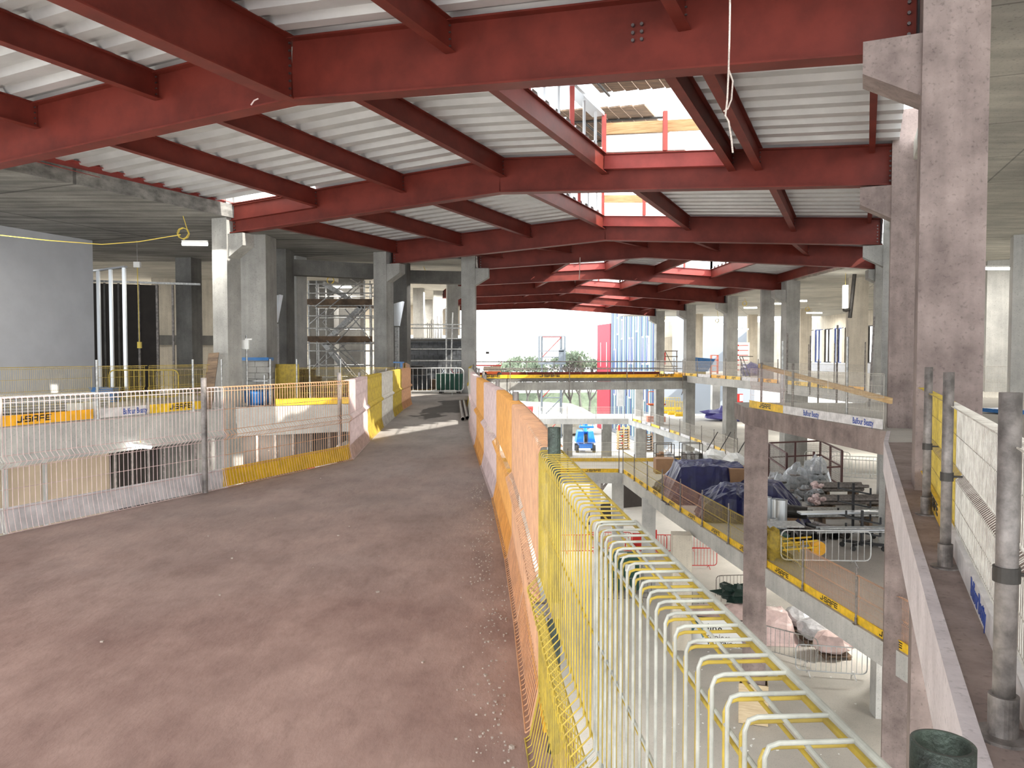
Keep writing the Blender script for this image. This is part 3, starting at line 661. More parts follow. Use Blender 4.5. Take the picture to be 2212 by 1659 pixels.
cs = ['mesh_orange', 'mesh_orange', 'mesh_amber', 'mesh_pink', 'mesh_amber', 'mesh_pink', 'mesh_pink', 'mesh_white', 'mesh_white', 'mesh_yellow', 'mesh_yellow', 'mesh_yellow']
for k, (a, b) in enumerate(zip(Q, Q[1:])):
    manual_panel(a, b, 0, cs[k], '%s mesh panel right of the walkway, %s beyond the two nearest' % (CNAME[cs[k]], ORD[k]), 'board_white' if cs[k] in ('mesh_white', 'mesh_pink') else 'board_orange', .0026, 6 if k < 3 else 4)
for k, (x, y, h) in enumerate([(.158, 2.87, 1.235), (.03, 6.1, 1.22), (-.17, 9.1, 1.22), (-.42, 12, 1.22), (-.55, 14.8, 1.22), (-.75, 17.4, 1.22), (-.92, 20, 1.22), (-1.1, 22.6, 1.22), (-1.25, 25.1, 1.22), (-1.38, 27.5, 1.22)]):
    t = thing('barrier_post', 'scaffold tube post outside the walkway barrier, %s from the camera' % ORD[k], 'post', (x, y, -.05), 'posts right of the walkway')
    A, B = post_mesh(h+.05, .0245, 'tube_green' if k == 0 else 'galv_dull', 16 if k < 2 else 10); inst(A, 'tube', t)
    m = MB(); m.box((x-.03, y, .55), (.09, .03, .04)); m.pipe((x, y, .52), (x, y, .58), .034, .025, 12); m.build('clamp', 'galv_dull', t)
# near dark tube with open end at the bottom right of the picture
t = thing('barrier_post', 'dark green scaffold tube with open top closest to the camera', 'post', (.385, .675, -.4))
m = MB(); m.pipe((.385, .675, -.4), (.385, .675, 1.155), .0265, .0225, 40); m.build('tube', 'tube_green', t, True)
m = MB(); m.pipe((.385, .675, .5), (.385, .675, .56), .034, .027, 24); m.build('collar', 'galv_dull', t)
# --- left-hand side of the walkway (walkway on the right: order far to near)
LF = [(-3.16, 24.0), (-3.08, 20.9), (-2.75, 15.5), (-2.5, 12.2), (-2.32, 10.85), (-3.24, 8.74), (-4.26, 6.4), (-5.4, 3.8)]
Ql = [Vector(p) for p in ((-3.16, 24.0), (-3.08, 21.4), (-2.92, 18.8), (-2.75, 16.2), (-2.56, 13.6), (-2.34, 11.05), (-3.27, 8.70), (-4.26, 6.40), (-5.30, 4.10))]
cl = ['mesh_orange', 'mesh_yellow', 'mesh_white', 'mesh_yellow', 'mesh_pink', 'mesh_orange', 'mesh_pink', 'mesh_white']
tl = ['board_yellow', 'board_yellow', 'board_white', 'board_yellow', 'board_yellow', 'board_yellow', 'board_white', 'board_white']
for k, (a, b) in enumerate(zip(Ql, Ql[1:])):
    manual_panel(a, b, 0, cl[k], '%s mesh panel left of the walkway, %s from the far end' % (CNAME[cl[k]], ORD[k]), tl[k], .0034, 4, group='mesh barrier panels left of the walkway')
for k, px in enumerate([(741, 10.9), (449, 8.25), (760, 12.2)][:2]):
    c = at(px[0], 900, px[1]); t = thing('barrier_post', ('pink-grey tube post left of the walkway, at the corner' if k == 0 else 'pink-painted tube post left of the walkway, halfway along the near mesh'), 'post', (c.x-.06, c.y+.05, 0))
    A, B = post_mesh(1.27, .03, 'galv_dull', 12); inst(A, 'tube', t)
for k, (x, y) in enumerate([(-2.62, 13.5), (-2.82, 16.1), (-3.0, 18.7), (-3.16, 21.3)]):
    t = thing('barrier_post', 'grey tube post behind the far left walkway barrier, %s from the corner' % ORD[k], 'post', (x-.06, y, 0), 'posts left of the walkway')
    inst(post_mesh(1.22, .0245, 'galv_dull')[0], 'tube', t)
# --- left landing edge (walkable on the left; near to far)
LL = [(-14.9, 8.0), (-12.35, 12.75), (-10.95, 15.75), (-10.0, 18.45), (-8.65, 22.2)]
Q = [Vector(p) for p in ((-13.25, 11.1), (-12.1, 13.2), (-11.05, 15.45), (-10.22, 17.7), (-9.98, 18.45), (-9.45, 20.0), (-8.75, 22.1))]
for k, (a, b, cn, tb, tx) in enumerate([(Q[0], Q[1], 'mesh_yellow', 'board_yellow', 'J'), (Q[1], Q[2], 'mesh_white', 'board_orange', 'J'), (Q[2], Q[4]-Vector((.05, .1)), 'mesh_yellow', 'board_orange', 'J'), (Q[4], Q[5]-Vector((.05, .1)), 'mesh_yellow', 'board_white', 'BC'), (Q[5], Q[6], 'mesh_yellow', 'board_yellow', 'J')]):
    manual_panel(a, b, 0, cn, '%s mesh panel with %s toe board, left landing edge, %s from left' % (CNAME[cn], {'board_orange': 'orange-yellow', 'board_white': 'white', 'board_yellow': 'yellow'}[tb], ORD[k]), tb, .0034, 4, text=tx, group='mesh barrier panels on the left landing').scale = (1, 1, 1.1)
for k, px in enumerate(((209, 18.35), (416, 21.0), (478, 22.1), (583, 23.6), (640, 24.3), (668, 24.2), (735, 24.2))):
    c = at(px[0], 850, px[1]); t = thing('barrier_post', 'galvanised tube post on the left landing edge, %s from left' % ORD[k], 'post', (c.x+.03, c.y-.03, 0), 'posts on the left landing')
    A, B = post_mesh(1.42, .03, 'galv', 10); inst(A, 'tube', t); inst(B, 'socket', t)
Q = [Vector(p) for p in ((-7.15, 23.2), (-5.35, 24.15), (-3.3, 24.3))]
for k, (a, b) in enumerate(zip(Q, Q[1:])):
    manual_panel(a, b, 0, 'mesh_yellow', 'yellow mesh panel between the pale column and the walkway, %s' % ('left one' if k == 0 else 'right one'), 'board_yellow', .0027, 4, group='mesh barrier panels behind the left void')
# --- right near ledge barrier (walkway on the right: far to near)
Q = [(4.62, 8.55), (3.40, 5.86), (2.28, 3.45), (1.75, 2.35)]
Q = [Vector(p) for p in Q]
text_x = .45
manual_panel(Q[0], Q[1], 0, 'mesh_yellow', 'yellow mesh panel on the right ledge in front of the nearest column', 'board_yellow', .0026, 6, text='J', group='mesh barrier panels on the right ledge')
t = manual_panel(Q[1], Q[2], 0, 'mesh_white', 'white mesh panel with blue lettering on its toe board, on the right ledge', 'board_white', .0024, 8, text='', group='mesh barrier panels on the right ledge')
b_ = [o for o in bpy.data.objects if o.parent == t and o.name.startswith('toe_board')][0]
q = inst(txt_mesh('Balfour Beatty', .155, 'lettering', 'print_blue', .004, .74), 'lettering', b_); q.location = (.0, -.03, .045)
manual_panel(Q[2], Q[3], 0, 'mesh_white', 'white mesh panel at the right picture edge, beyond the thick post', 'board_white', .0024, 8, group='mesh barrier panels on the right ledge')
for k, (x, y, h, r, lb) in enumerate(((3.93, 7.25, 1.40, .036, 'standing just left of the yellow right-hand panel'), (3.08, 5.42, 1.39, .036, 'at the joint of the yellow and white right-hand panels'), (1.935, 2.98, 1.36, .04, 'thick and nearest on the right ledge'))):
    t = thing('barrier_post', 'galvanised tube post with socket base, ' + lb, 'post', (x, y, 0), 'posts on the right ledge')
    m = MB(); m.pipe((x, y, .01), (x, y, h), r, r*.86, 24); m.build('tube', 'galv_dull', t, True)
    m = MB(); m.pipe((x, y, 0), (x, y, .17), r*1.35, r, 24); m.lathe([(r*1.3, 0), (r*2.6, .0), (r*2.6, .012), (r*1.3, .014)], (x, y, 0), 20); m.build('socket', 'galv_dull', t)
    m = MB(); m.pipe((x, y, .62), (x, y, .68), r*1.2, r, 20); m.tube([(x, y, .65), (x+.10, y-.02, .65)], .008, 6); m.build('clamp', 'dark_steel', t)
# --- landing on the right (order: walkway on the left => far corner to near? void lies toward camera/left)
Q = [Vector(p) for p in ((6.98, 22.5), (7.12, 20.1), (7.32, 17.8), (7.56, 15.6))]
for k, (a, b, tb, tx, cn) in enumerate([(Q[0], Q[1], 'board_yellow', 'J', 'mesh_pink'), (Q[1], Q[2], 'board_white', 'BC', 'mesh_white'), (Q[2], Q[3], 'board_white', 'BC', 'mesh_white')]):
    manual_panel(a, b, 0, cn, 'pale mesh panel on the right landing above the large column, %s from left' % ORD[k], tb, .0027, 4, text=tx, group='mesh barrier panels on the right landing')
for k, (px, Y, z1, h) in enumerate(((1645, 22.4, 0, 1.32), (1713, 20.2, 0, 1.32), (1768, 26, -1.2, 2.6), (1830, 17.6, 0, 1.95), (1690, 25, -.8, 2.8), (1700, 30, 0, 2.4), (1750, 30, 0, 2.3), (1808, 27, -.5, 3.1), (1878, 23, -.5, 3.2))):
    c = at(px, 800, Y); t = thing('barrier_post', 'scaffold tube upright by the right landing, %s from left' % ORD[[0, 3, 5, 7, 1, 2, 4, 6, 8][k]], 'post', (c.x, c.y, z1), 'scaffold tube uprights by the right landing')
    m = MB(); m.pipe((c.x, c.y, z1), (c.x+(.12 if k == 8 else 0), c.y, z1+h), .032, .028, 10); m.build('tube', 'galv_dull' if k not in (3, 4) else 'galv', t)
o = MB(); o.bar(at(1640, 790, 22.9), at(1925, 866, 15.4)+Vector((0, 0, 0)), .06, .12); tag(o.build('timber_rail', 'timber'), 'long yellow timber plank sloping behind the right landing barrier', 'plank')
# --- middle floor, left edge above the lower void (walkway on the right seen from atrium)
Q = [(5.95, 40.6), (6.6, 32), (7.34, 24), (8.12, 16.7), (8.6, 12.5)]
fence(Q, Z1, 'on the middle floor edge below the landing', ['mesh_yellow', 'mesh_yellow', 'mesh_yellow', 'mesh_orange', 'mesh_orange'], ['board_yellow'], ['J'], step=2.5, side='far end', ph=1.35, postmat='galv_dull')
fence([(-2.5, 40.85), (5.7, 40.85)], Z1, 'on the near edge of the crossing bridge', ['mesh_yellow'], ['board_yellow', 'board_orange'], ['J'], step=2.7, side='left', ph=1.3)
fence([(13.1, 45.1), (-2.5, 45.1)], Z1, 'on the far edge of the crossing bridge', ['mesh_white'], ['board_yellow'], [''], step=2.6, side='right', ph=1.9)
fence([(13.6, 46), (13.7, 51), (13.2, 60), (12.5, 68), (11.7, 74)][::-1], Z1, 'on the middle floor along the far right void', ['mesh_white'], ['board_yellow', 'board_white'], ['J', 'J', ''], step=2.8, side='far end', ph=1.3)
fence([(11.3, 76.9), (-6, 76.9)], Z1, 'on the far low footbridge', ['mesh_white'], ['board_white'], [''], step=2.9, side='right', ph=1.2, toe_on=False)
# --- upper right floor edge and footbridge
fence([(12.8, 68.5), (13.5, 60), (14.3, 51), (14.75, 42.5)], Z0, 'on the upper right floor edge', ['mesh_white'], ['board_yellow', 'board_white', 'board_orange'], ['J', '', 'J'], step=2.8, side='far end', ph=1.35)
fence([(14.7, 41), (14.75, 32)], Z0, 'on the upper right floor edge behind the landing', ['mesh_white'], ['board_yellow', 'board_yellow', 'board_orange'], ['J'], step=2.9, side='far end', ph=2.1)
nb = 8
a0 = B0a-dB*1.0; b0 = B0b-dB*.4
for k in range(nb):
    p = a0+(b0-a0)*k/nb; q = a0+(b0-a0)*(k+1)/nb
    m = MB(); c = (p+q)/2; m.bar((p.x, p.y-.03, .02), (q.x, q.y-.03, .02), .03, .25)
    t = thing('toe_board', '%s board along the upper footbridge edge, %s from left' % ('orange-yellow' if k % 3 == 0 else 'yellow', ORD[k]), 'board', (c.x, c.y, -.1), 'yellow boards along the upper footbridge')
    m.build('plank', 'board_orange' if k in (0, 6, 7) else 'board_yellow', t)
    if k in (0, 1, 3, 7):
        o = inst(J_ME, 'lettering', t); o.location = (-.4*dB.x+.065*dB.y, -.4*dB.y-.065*dB.x, .07); o.rotation_euler = (0, 0, math.atan2(dB.y, dB.x)); o.scale = (1.9, 1.2, 1.7)
for r_, (dz, off) in enumerate(((1.1, .1), (.55, .1), (1.1, 4.6), (.55, 4.6))):
    m = MB(); p = a0+nB*off; q = b0+nB*off; m.tube([(p.x, p.y, dz), (q.x, q.y, dz)], .028, 6)
    tag(m.build('guard_rail', 'galv_dull'), 'scaffold tube guard rail of the upper footbridge, %s %s side' % ('top rail' if dz > 1 else 'middle rail', 'near' if off < 1 else 'far'), 'rail')
m = MB(); p = a0+nB*4.7; q = b0+nB*4.7; m.bar((p.x, p.y, .12), (q.x, q.y, .12), .05, .25); tag(m.build('kick_board', 'red_steel'), 'dark red kick board along the far side of the upper footbridge', 'board')
for k in range(9):
    p = a0+(b0-a0)*(k/8); 
    for off in ((.1, 4.6) if k % 2 == 0 else (4.6,)):
        pp = p+nB*off; long = off < 1
        t = thing('barrier_post', 'thin tube upright on the %s side of the upper footbridge, %s from left' % ('near' if long else 'far', ORD[k//2] if long else ORD[k]), 'post', (pp.x, pp.y-(.25 if long else 0), -1.35 if long else 0), 'uprights of the upper footbridge')
        m = MB(); m.tube([(pp.x, pp.y-(.25 if long else 0), -1.35 if long else 0), (pp.x, pp.y-(.25 if long else 0), 1.25)], .028, 6)
        m.build('tube', 'galv_dull', t)
        if long: m = MB(); m.tube([(pp.x, pp.y-.25, -1.2), (pp.x+.1, pp.y+.6, -1.5)], .03, 6); m.build('brace', 'dark_steel', t)
# --- crowd barriers
def crowd_barrier(c, z, rz, label, L=2.3, top='galv_frame', group=None, tilt=0.0, bar='galv_frame'):
    H = 1.05; t = thing('crowd_barrier', label, 'barrier', (c[0], c[1], z), group, rz or 1e-5)
    if tilt: t.rotation_euler = (tilt, 0, rz)
    m = MB(); r = .17; z0 = .16; pts = []
    for cx, cz, a0_ in ((L/2-r, z0+r, -90), (L/2-r, H-r, 0), (-L/2+r, H-r, 90), (-L/2+r, z0+r, 180)):
        for a in range(0, 91, 30):
            an = math.radians(a0_+a); pts.append((cx+math.cos(an)*r, 0, cz+math.sin(an)*r))
    pts.append(pts[0]); m.tube(pts, .021, 6); m.build('frame', bar, t)
    m = MB(); m.tube([(-L/2+r, 0, H+.001), (L/2-r, 0, H+.001)], .019, 6); m.build('top_rail', top, t)
    m = MB(); n = 13
    for k in range(n):
        x = -L/2+L*(k+1)/(n+1); m.tube([(x, 0, z0), (x, 0, H)], .010, 4)
    m.build('bars', bar, t)
    for x in (-L*.32, L*.32):
        m = MB(); m.tube([(x, 0, z0), (x-.02, .24, 0.01)], .014, 5); m.tube([(x, 0, z0), (x+.02, -.24, .01)], .014, 5); m.build('foot', bar, t)
    return t
c = at(932, 850, 29.8); crowd_barrier((c.x, c.y), 0, 0.0, 'galvanised crowd barrier closing the far end of the walkway', 2.5)
# ================================================================ PROPS AND SURROUNDINGS
def wall_seg(a, b, z0, z1, name, mt, th=.15, label=None):
    m = MB(); a = Vector(a); b = Vector(b); m.bar((a.x, a.y, (z0+z1)/2), (b.x, b.y, (z0+z1)/2), th, z1-z0); return struct(m.build(name, mt), label, 'wall')
def pxw(px, Y): q = at(px, 770, Y); return Vector((q.x, q.y))
# --- left landing: partition, stud frames, dark boards, concrete back wall
wall_seg(pxw(-420, 19.2), pxw(201, 27.1), 0, CEIL, 'wall_left', 'plasterboard', .15, 'large pale plasterboard partition on the left landing')
for q, px in enumerate((80, 178)):
    c = pxw(px, 25.2 if q == 0 else 26.7); m = MB(); d = (pxw(201, 27.1)-pxw(0, 24.3)).normalized(); n = Vector((d.y, -d.x)); 
    m.box((c.x+n.x*.0, c.y+n.y*.0-.09, 2.6), (.006, .05, 5.1), math.atan2(d.y, d.x)); struct(m.build('trim_%d' % (q+4), 'conc_grey'), 'thin joint in the plasterboard partition, %s' % ('left one' if q == 0 else 'right one'), 'trim')
t = thing('stud_frame', 'bright galvanised stud frame with three uprights beside the partition', 'stud frame', (*pxw(238, 26.8), 0))
for px, Y in ((214, 27.2), (241, 26.7), (270, 26.2)):
    c = pxw(px, Y); m = MB(); m.box((c.x, c.y, 2.25), (.09, .03, 4.5)); m.box((c.x-.045, c.y+.04, 2.25), (.012, .09, 4.5)); m.box((c.x+.045, c.y+.04, 2.25), (.012, .09, 4.5)); m.build('stud', 'galv_light', t)
a, b = pxw(203, 27.4), pxw(275, 26.1); m = MB(); m.bar((a.x, a.y, 4.53), (b.x, b.y, 4.53), .12, .06); m.build('top_track', 'galv_light', t)
t = thing('dark_lining', 'black boarded partition with grey studs behind the bright stud frame', 'partition', (*pxw(270, 31), 0))
a, b = pxw(190, 30.5), pxw(345, 31.5); m = MB(); m.bar((a.x, a.y, 2.2), (b.x, b.y, 2.2), .1, 4.4); m.build('board', 'board_black', t)
for px in (232, 262, 305, 344, 378):
    c = pxw(px, 30.3+(px-190)*.006); m = MB(); m.box((c.x, c.y-.12, 2.2), (.08, .05, 4.4)); m.build('stud', 'dark_steel' if px < 300 else 'galv_dull', t)
m = MB(); a, b = pxw(190, 30.1), pxw(435, 31.6); m.bar((a.x, a.y, 4.45), (b.x, b.y, 4.45), .1, .08); m.build('top_track', 'galv', t)
wall_seg(pxw(330, 40), pxw(560, 42), 0, CEIL, 'wall_back', 'conc_cream', .3, 'stained cream concrete wall behind the left columns')
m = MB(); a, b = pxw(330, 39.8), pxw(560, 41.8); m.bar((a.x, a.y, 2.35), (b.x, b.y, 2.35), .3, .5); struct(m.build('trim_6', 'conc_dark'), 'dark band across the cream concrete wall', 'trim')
wall_seg((-60, 60), (-10, 61), Z2, CEIL, 'wall_left', 'conc_cream', .3, 'far cream wall beyond the stair scaffold')
wall_seg((-62, -20), (-60, 61), Z2, -.5, 'wall_left', 'conc_grey', .3, 'outer left wall')
wall_seg((-10, 61), (-4.2, 62), 3.2, CEIL, 'wall_back', 'conc_cream', .3, 'cream upstand beyond the gate')
# --- level below the left landing, seen through the void
LW = [(-16.5, 9), (-14.4, 12.6), (-12.9, 15.9), (-11.5, 21.8)]
t = thing('lower_partition', 'tan boarded partition with shiny studs under the left landing', 'partition', (-13, 14, Z1))
for a, b in zip(LW[:-1], LW[1:]):
    m = MB(); m.bar((*a, (Z1-.87)/2), (*b, (Z1-.87)/2), .08, abs(Z1)-.87); m.build('board', 'plaster_tan', t)
m = MB()
for k in range(11):
    q = resample(LW, 1.2)[k] if k < len(resample(LW, 1.2)) else None
    if q is None: continue
    m = MB(); m.box((q.x+.12, q.y-.05, (Z1-.87)/2), (.11, .05, abs(Z1)-.87), 1.1); m.build('stud', 'galv_light', t)
m = MB(); m.bar((-13.9, 13.3, -2.15), (-12.55, 16.3, -2.15), .1, .12); m.bar((-13.9, 13.3, -3.3), (-12.55, 16.3, -3.3), .1, .12); m.build('window_frame', 'white_paint', t)
m = MB(); m.bar((-13.95, 13.3, -2.7), (-12.6, 16.3, -2.7), .03, 1.0); m.build('pane', 'window_glass', t)
t = thing('lower_partition', 'dark boarded room front with grey uprights under the left landing', 'partition', (-10.8, 23, Z1))
LD = [(-11.45, 22.0), (-10.9, 23.6), (-9.6, 26.4), (-3.4, 27.0)]
for k, (a, b) in enumerate(zip(LD[:-1], LD[1:])):
    m = MB(); m.bar((*a, -2.7), (*b, -2.7), .08, 4.0); m.build('board', 'board_black' if k != 1 else 'conc_dark', t)
for q in resample(LD, .62):
    m = MB(); m.box((q.x+.1, q.y-.1, -2.7), (.07, .05, 4.0), .6); m.build('stud', 'galv_dull', t)
t = thing('fire_point', 'red fire point cabinet with white notice below the left landing', 'fire point', (*pxw(684, 26), Z1))
c = pxw(684, 25.6); m = MB(); m.box((c.x, c.y, -2.3), (.62, .3, .9)); m.build('cabinet', 'red_plastic', t); m = MB(); m.box((c.x+.1, c.y-.16, -2.2), (.3, .02, .5)); m.build('notice', 'white_paint', t)
m = MB(); m.box((c.x-.25, c.y, -3.7), (.05, .25, 2.0)); m.box((c.x+.25, c.y, -3.7), (.05, .25, 2.0)); m.build('stand', 'red_plastic', t)
m = MB(); a = at(745, 930, 23.5); b = at(640, 1010, 23.5); m.bar((a.x, a.y, -1.2), (b.x, b.y, -3.0), 1.4, .2); tag(m.build('stair_soffit', 'conc_pale'), 'pale sloping stair slab below the walkway corner', 'stair')
t = thing('tube_lamp', 'lit fluorescent tube under the left landing', 'lamp', (*pxw(305, 20), -1.3)); a = at(286, 963, 19.2); b = at(325, 966, 19.9)
m = MB(); m.tube([a, b], .045, 8); m.build('tube', 'lamp_glow', t); m = MB(); m.bar(a+Vector((0, 0, .07)), b+Vector((0, 0, .07)), .07, .06); m.build('housing', 'white_paint', t)
m = MB(); m.tube([a+Vector((.2, 0, .08)), a+Vector((.2, 0, .45))], .008, 4); m.build('cable', 'cable_yellow', t)
# --- tube lamps hanging from the soffits
def tube_lamp(px, py, z, label, w=1.25, ang=0.0, ceil=CEIL, vertical=False, group='hanging tube lamps'):
    c = atz(px, py, z); t = thing('tube_lamp', label, 'lamp', c, group)
    if vertical:
        m = MB(); m.tube([c+Vector((0, 0, -.55)), c+Vector((0, 0, .55))], .13, 10); m.build('tube', 'lamp_glow', t)
        m = MB(); m.tube([c+Vector((0, 0, .55)), (c.x, c.y, ceil)], .01, 4); m.build('cable', 'cable_yellow', t); return t
    d = Vector((math.cos(ang), math.sin(ang), 0))*w/2; m = MB(); m.tube([c-d, c+d], .05, 8); m.build('tube', 'lamp_glow', t)
    m = MB(); m.bar(c-d+Vector((0, 0, .07)), c+d+Vector((0, 0, .07)), .09, .06); m.build('housing', 'white_paint', t)
    m = MB(); pts = [c-d*.9+Vector((0, 0, .1))]
    for k in range(25):
        a = k*.785; pts.append(c-d*.9+Vector((.16*math.cos(a), .05*math.sin(a*.3), .30+.16*math.sin(a))))
    pts.append(Vector((c.x-d.x*.9, c.y-d.y*.9, ceil))); m.tube(pts, .012, 4); m.build('coiled_cable', 'cable_yellow', t)
    return t
def lamp_and_fill_light(p, e=60, sx=1.2):  # area light shared by the tube lamps and the unseen added fill
    l = bpy.data.lights.new('lamp_and_fill_light', 'AREA'); l.shape = 'RECTANGLE'; l.size = sx; l.size_y = .12; l.energy = e; l.color = (1, .96, .88)
    o = bpy.data.objects.new('lamp_and_fill_light', l); o.location = p; COL.objects.link(o)
for px, py, z, lab, w in ((421, 527, 4.75, 'lit tube lamp on a coiled yellow cable left of the pale column', .72), (926, 607, 4.9, 'lit lamp hanging over the gate end of the walkway', .5), (2145, 580, 4.75, 'lit tube lamp on yellow cable right of the nearest column', 1.5),
                      (1727, 650, 4.9, 'lit lamp right of the corbelled fifth column', .9), (1621, 665, 4.9, 'lit lamp left of the corbelled fifth column', .9), (1681, 656, 4.9, 'wide lit lamp between the two dark middle columns', 1.0), (1759, 676, 4.9, 'lit lamp above the far windows', 1.2),
                      (1446, 693, 4.9, 'distant lit lamp above the wooden pallet rack', 1.2), (1562, 700, 4.4, 'distant lit lamp left of the sixth column', 1.2), (1599, 711, 4.0, 'most distant lit lamp above the white sheet', 1.5), (735, 620, 4.7, 'lit lamp behind the stair scaffold', 1.0)):
    t = tube_lamp(px, py, z, lab, w, .05 if px < 500 else 0)
    c = atz(px, py, z); lamp_and_fill_light((c.x, c.y, c.z-.1), 70)
tube_lamp(1826, 641, 4.4, 'upright glowing tube lamp beside the black hanging pole', vertical=True)
c = at(1843, 649, 38); m = MB(); m.tube([(c.x-.15, c.y, 3.4), (c.x+.05, c.y, CEIL)], .1, 8); tag(m.build('hanging_pole', 'dark_steel'), 'black pole hanging from the right-hand soffit', 'pole')
c = at(1828, 669, 38); m = MB(); m.lathe([(.02, -.12), (.15, -.08), (.19, 0), (.15, .08), (.02, .12)], (c.x, c.y, c.z), 10); m.tube([c+Vector((0, 0, .1)), (c.x, c.y, CEIL)], .008, 4); tag(m.build('hanging_reel', 'dark_steel'), 'dark round reel below the upright tube lamp', 'reel')
m = MB(); pts = [at(-20, 506, 21), at(100, 519, 20.8), at(220, 528, 20.5), at(300, 522, 20.3), at(390, 507, 20)]; m.tube(pts, .012, 5); tag(m.build('festoon_cable', 'cable_yellow'), 'sagging yellow cable across the left partition', 'cable')
t = thing('drop_socket', 'yellow cable with socket hanging in front of the black boards', 'cable', (*pxw(300, 27), 1.6)); m = MB(); c = pxw(300, 27)
m.tube([(c.x, c.y, 4.6), (c.x+.03, c.y, 2.0)], .014, 5); m.build('cable', 'cable_yellow', t); m = MB(); m.box((c.x+.03, c.y, 1.9), (.12, .1, .22)); m.build('socket', 'cable_yellow', t); m = MB(); m.box((c.x, c.y, 4.7), (.22, .12, .2)); m.build('junction_box', 'white_paint', t); m = MB(); m.tube([(c.x, c.y, 4.7), (c.x, c.y, CEIL)], .01, 4); m.build('hanger', 'galv', t)
# ropes
m = MB(); Yr = 7.6
m.tube([at(1578, -60, Yr), at(1576, 60, Yr), at(1574, 150, Yr), at(1571, 215, Yr), at(1567, 250, Yr), at(1574, 262, Yr), at(1580, 300, Yr), at(1583, 330, Yr)], .009, 6); m.tube([at(1574, 150, Yr), at(1583, 175, Yr+.03), at(1580, 215, Yr+.03), at(1572, 235, Yr+.03), at(1564, 240, Yr)], .008, 6)
tag(m.build('rope', 'rope'), 'frayed pale rope hanging from the nearest red rafter', 'rope')
m = MB(); m.tube([at(558, 213, 12.2), at(549, 217, 12.2), at(542, 227, 12.2)], .012, 5); tag(m.build('strap_end', 'plastic_pink'), 'pale strap end stuck to the nearest rafter beside the deep beam', 'strap')
m = MB(); m.tube([at(1253, 556, 31.05), at(1252, 590, 31.05), at(1251, 604, 31.05)], .015, 5); tag(m.build('rope', 'rope'), 'thin rope hanging below the fourth rafter', 'rope')
# --- stair scaffold
t = thing('stair_scaffold', 'tall tube scaffold staircase with brown board landings behind the left void', 'scaffold', (*pxw(735, 34.5), 0))
x0, x1 = pxw(672, 34.5).x, pxw(803, 34.5).x; xs = [x0, x0+.35, x1-.25, x1]
for x in xs:
    for y in (34.2, 35.9):
        m = MB(); m.tube([(x, y, 0), (x, y, 4.85)], .035, 6); m.build('standard', 'galv', t)
for z in (0.55, 1.1, 1.75, 2.1, 2.75, 3.3, 3.75, 4.3, 4.7):
    for y in (34.17, 35.93):
        m = MB(); m.tube([(x0-.15, y, z), (x1+.15, y, z)], .028, 6); m.build('ledger', 'galv', t)
for z in (2.28, 3.92):
    m = MB(); m.box(((x0+x1)/2, 34.13, z), (x1-x0+.2, .05, .24)); m.build('toe_board', 'scaffold_board', t); m = MB(); m.box(((x0+x1)/2, 35.0, z-.14), (x1-x0+.1, 1.6, .05)); m.build('deck', 'scaffold_board', t)
for za, zb_, f in ((0, 2.1, 1), (2.1, 3.75, -1), (3.75, 4.8, 1)):
    a = Vector((x0+.5, 34.7, za)) if f < 0 else Vector((x1-.5, 34.7, za)); b = Vector((x1-.5, 34.7, zb_)) if f < 0 else Vector((x0+.5, 34.7, zb_))
    m = MB()
    for dy in (0, .6):
        m.bar(a+Vector((0, dy, 0)), b+Vector((0, dy, 0)), .05, .2)
    for k in range(9): q = a.lerp(b, (k+.5)/9); m.box((q.x, q.y+.3, q.z), (.24, .6, .03))
    m.build('stair_flight', 'galv', t); m = MB(); m.tube([a+Vector((0, -.05, .95)), b+Vector((0, -.05, .95))], .025, 6); m.build('handrail', 'galv', t)
for a, b in (((x0, 2.9), (x1-.4, 4.8)), ((x0, .8), (x1, 3.7)), ((x1, .6), (x0+.8, 2.2)), ((x0+.3, 3.7), (x0+1.6, 4.7)), ((x0+.3, 1.0), (x0+1.7, 2.1)), ((x1, 2.3), (x1-1.1, 3.6))):
    m = MB(); m.tube([(a[0], 34.1, a[1]), (b[0], 34.1, b[1])], .026, 6); m.build('brace', 'galv', t)
# --- things behind the walkway gate
t = thing('block_wall', 'dark blockwork wall behind the walkway gate', 'wall', (*pxw(940, 37.5), 0)); a, b = pxw(881, 37.5), pxw(999, 37.5)
m = MB()
for r_ in range(11):
    for k in range(7):
        x = a.x-.1+k*.45+(.22 if r_ % 2 else 0)
        if x < b.x and r_ < 10+(k % 2)*0: m.box((x+.22, 37.5, .11+r_*.225), (.435, .2, .212))
m.build('blocks', 'blockwork', t); m = MB(); m.bar((a.x, 37.53, 1.2), (b.x+.2, 37.53, 1.2), .12, 2.35); m.build('mortar', 'conc_dark', t)
t = thing('scaffold', 'tube scaffold with tall uprights in front of the dark block wall', 'scaffold', (*pxw(940, 36.8), 0))
for px, z in ((964, 3.9), (972, 3.6), (882, 3.0), (998, 2.8)):
    c = pxw(px, 36.8); m = MB(); m.tube([(c.x, 36.8, 0), (c.x+(.15 if px == 972 else 0), 36.8, z)], .04, 6); m.build('standard', 'galv', t)
for z in (.95, 1.3, 1.85, 2.35, 2.85, 3.02):
    m = MB(); m.tube([(a.x-.4, 36.7, z), (b.x+.3, 36.7, z)], .032, 6); m.build('ledger', 'galv', t)
m = MB()
for k in range(9): m.tube([(a.x+.9+k*.08, 38.2, 0), (a.x+.9+k*.08+random.uniform(-.04, .04), 38.2, 3.1+random.random()*.5)], .012, 4)
m.build('starter_bars', 'dark_steel', t)
t = thing('tipping_skip', 'dark green tipping skip full of metal offcuts beside the gate', 'skip', (*pxw(973, 31.6), 0)); c = pxw(972, 31.6)
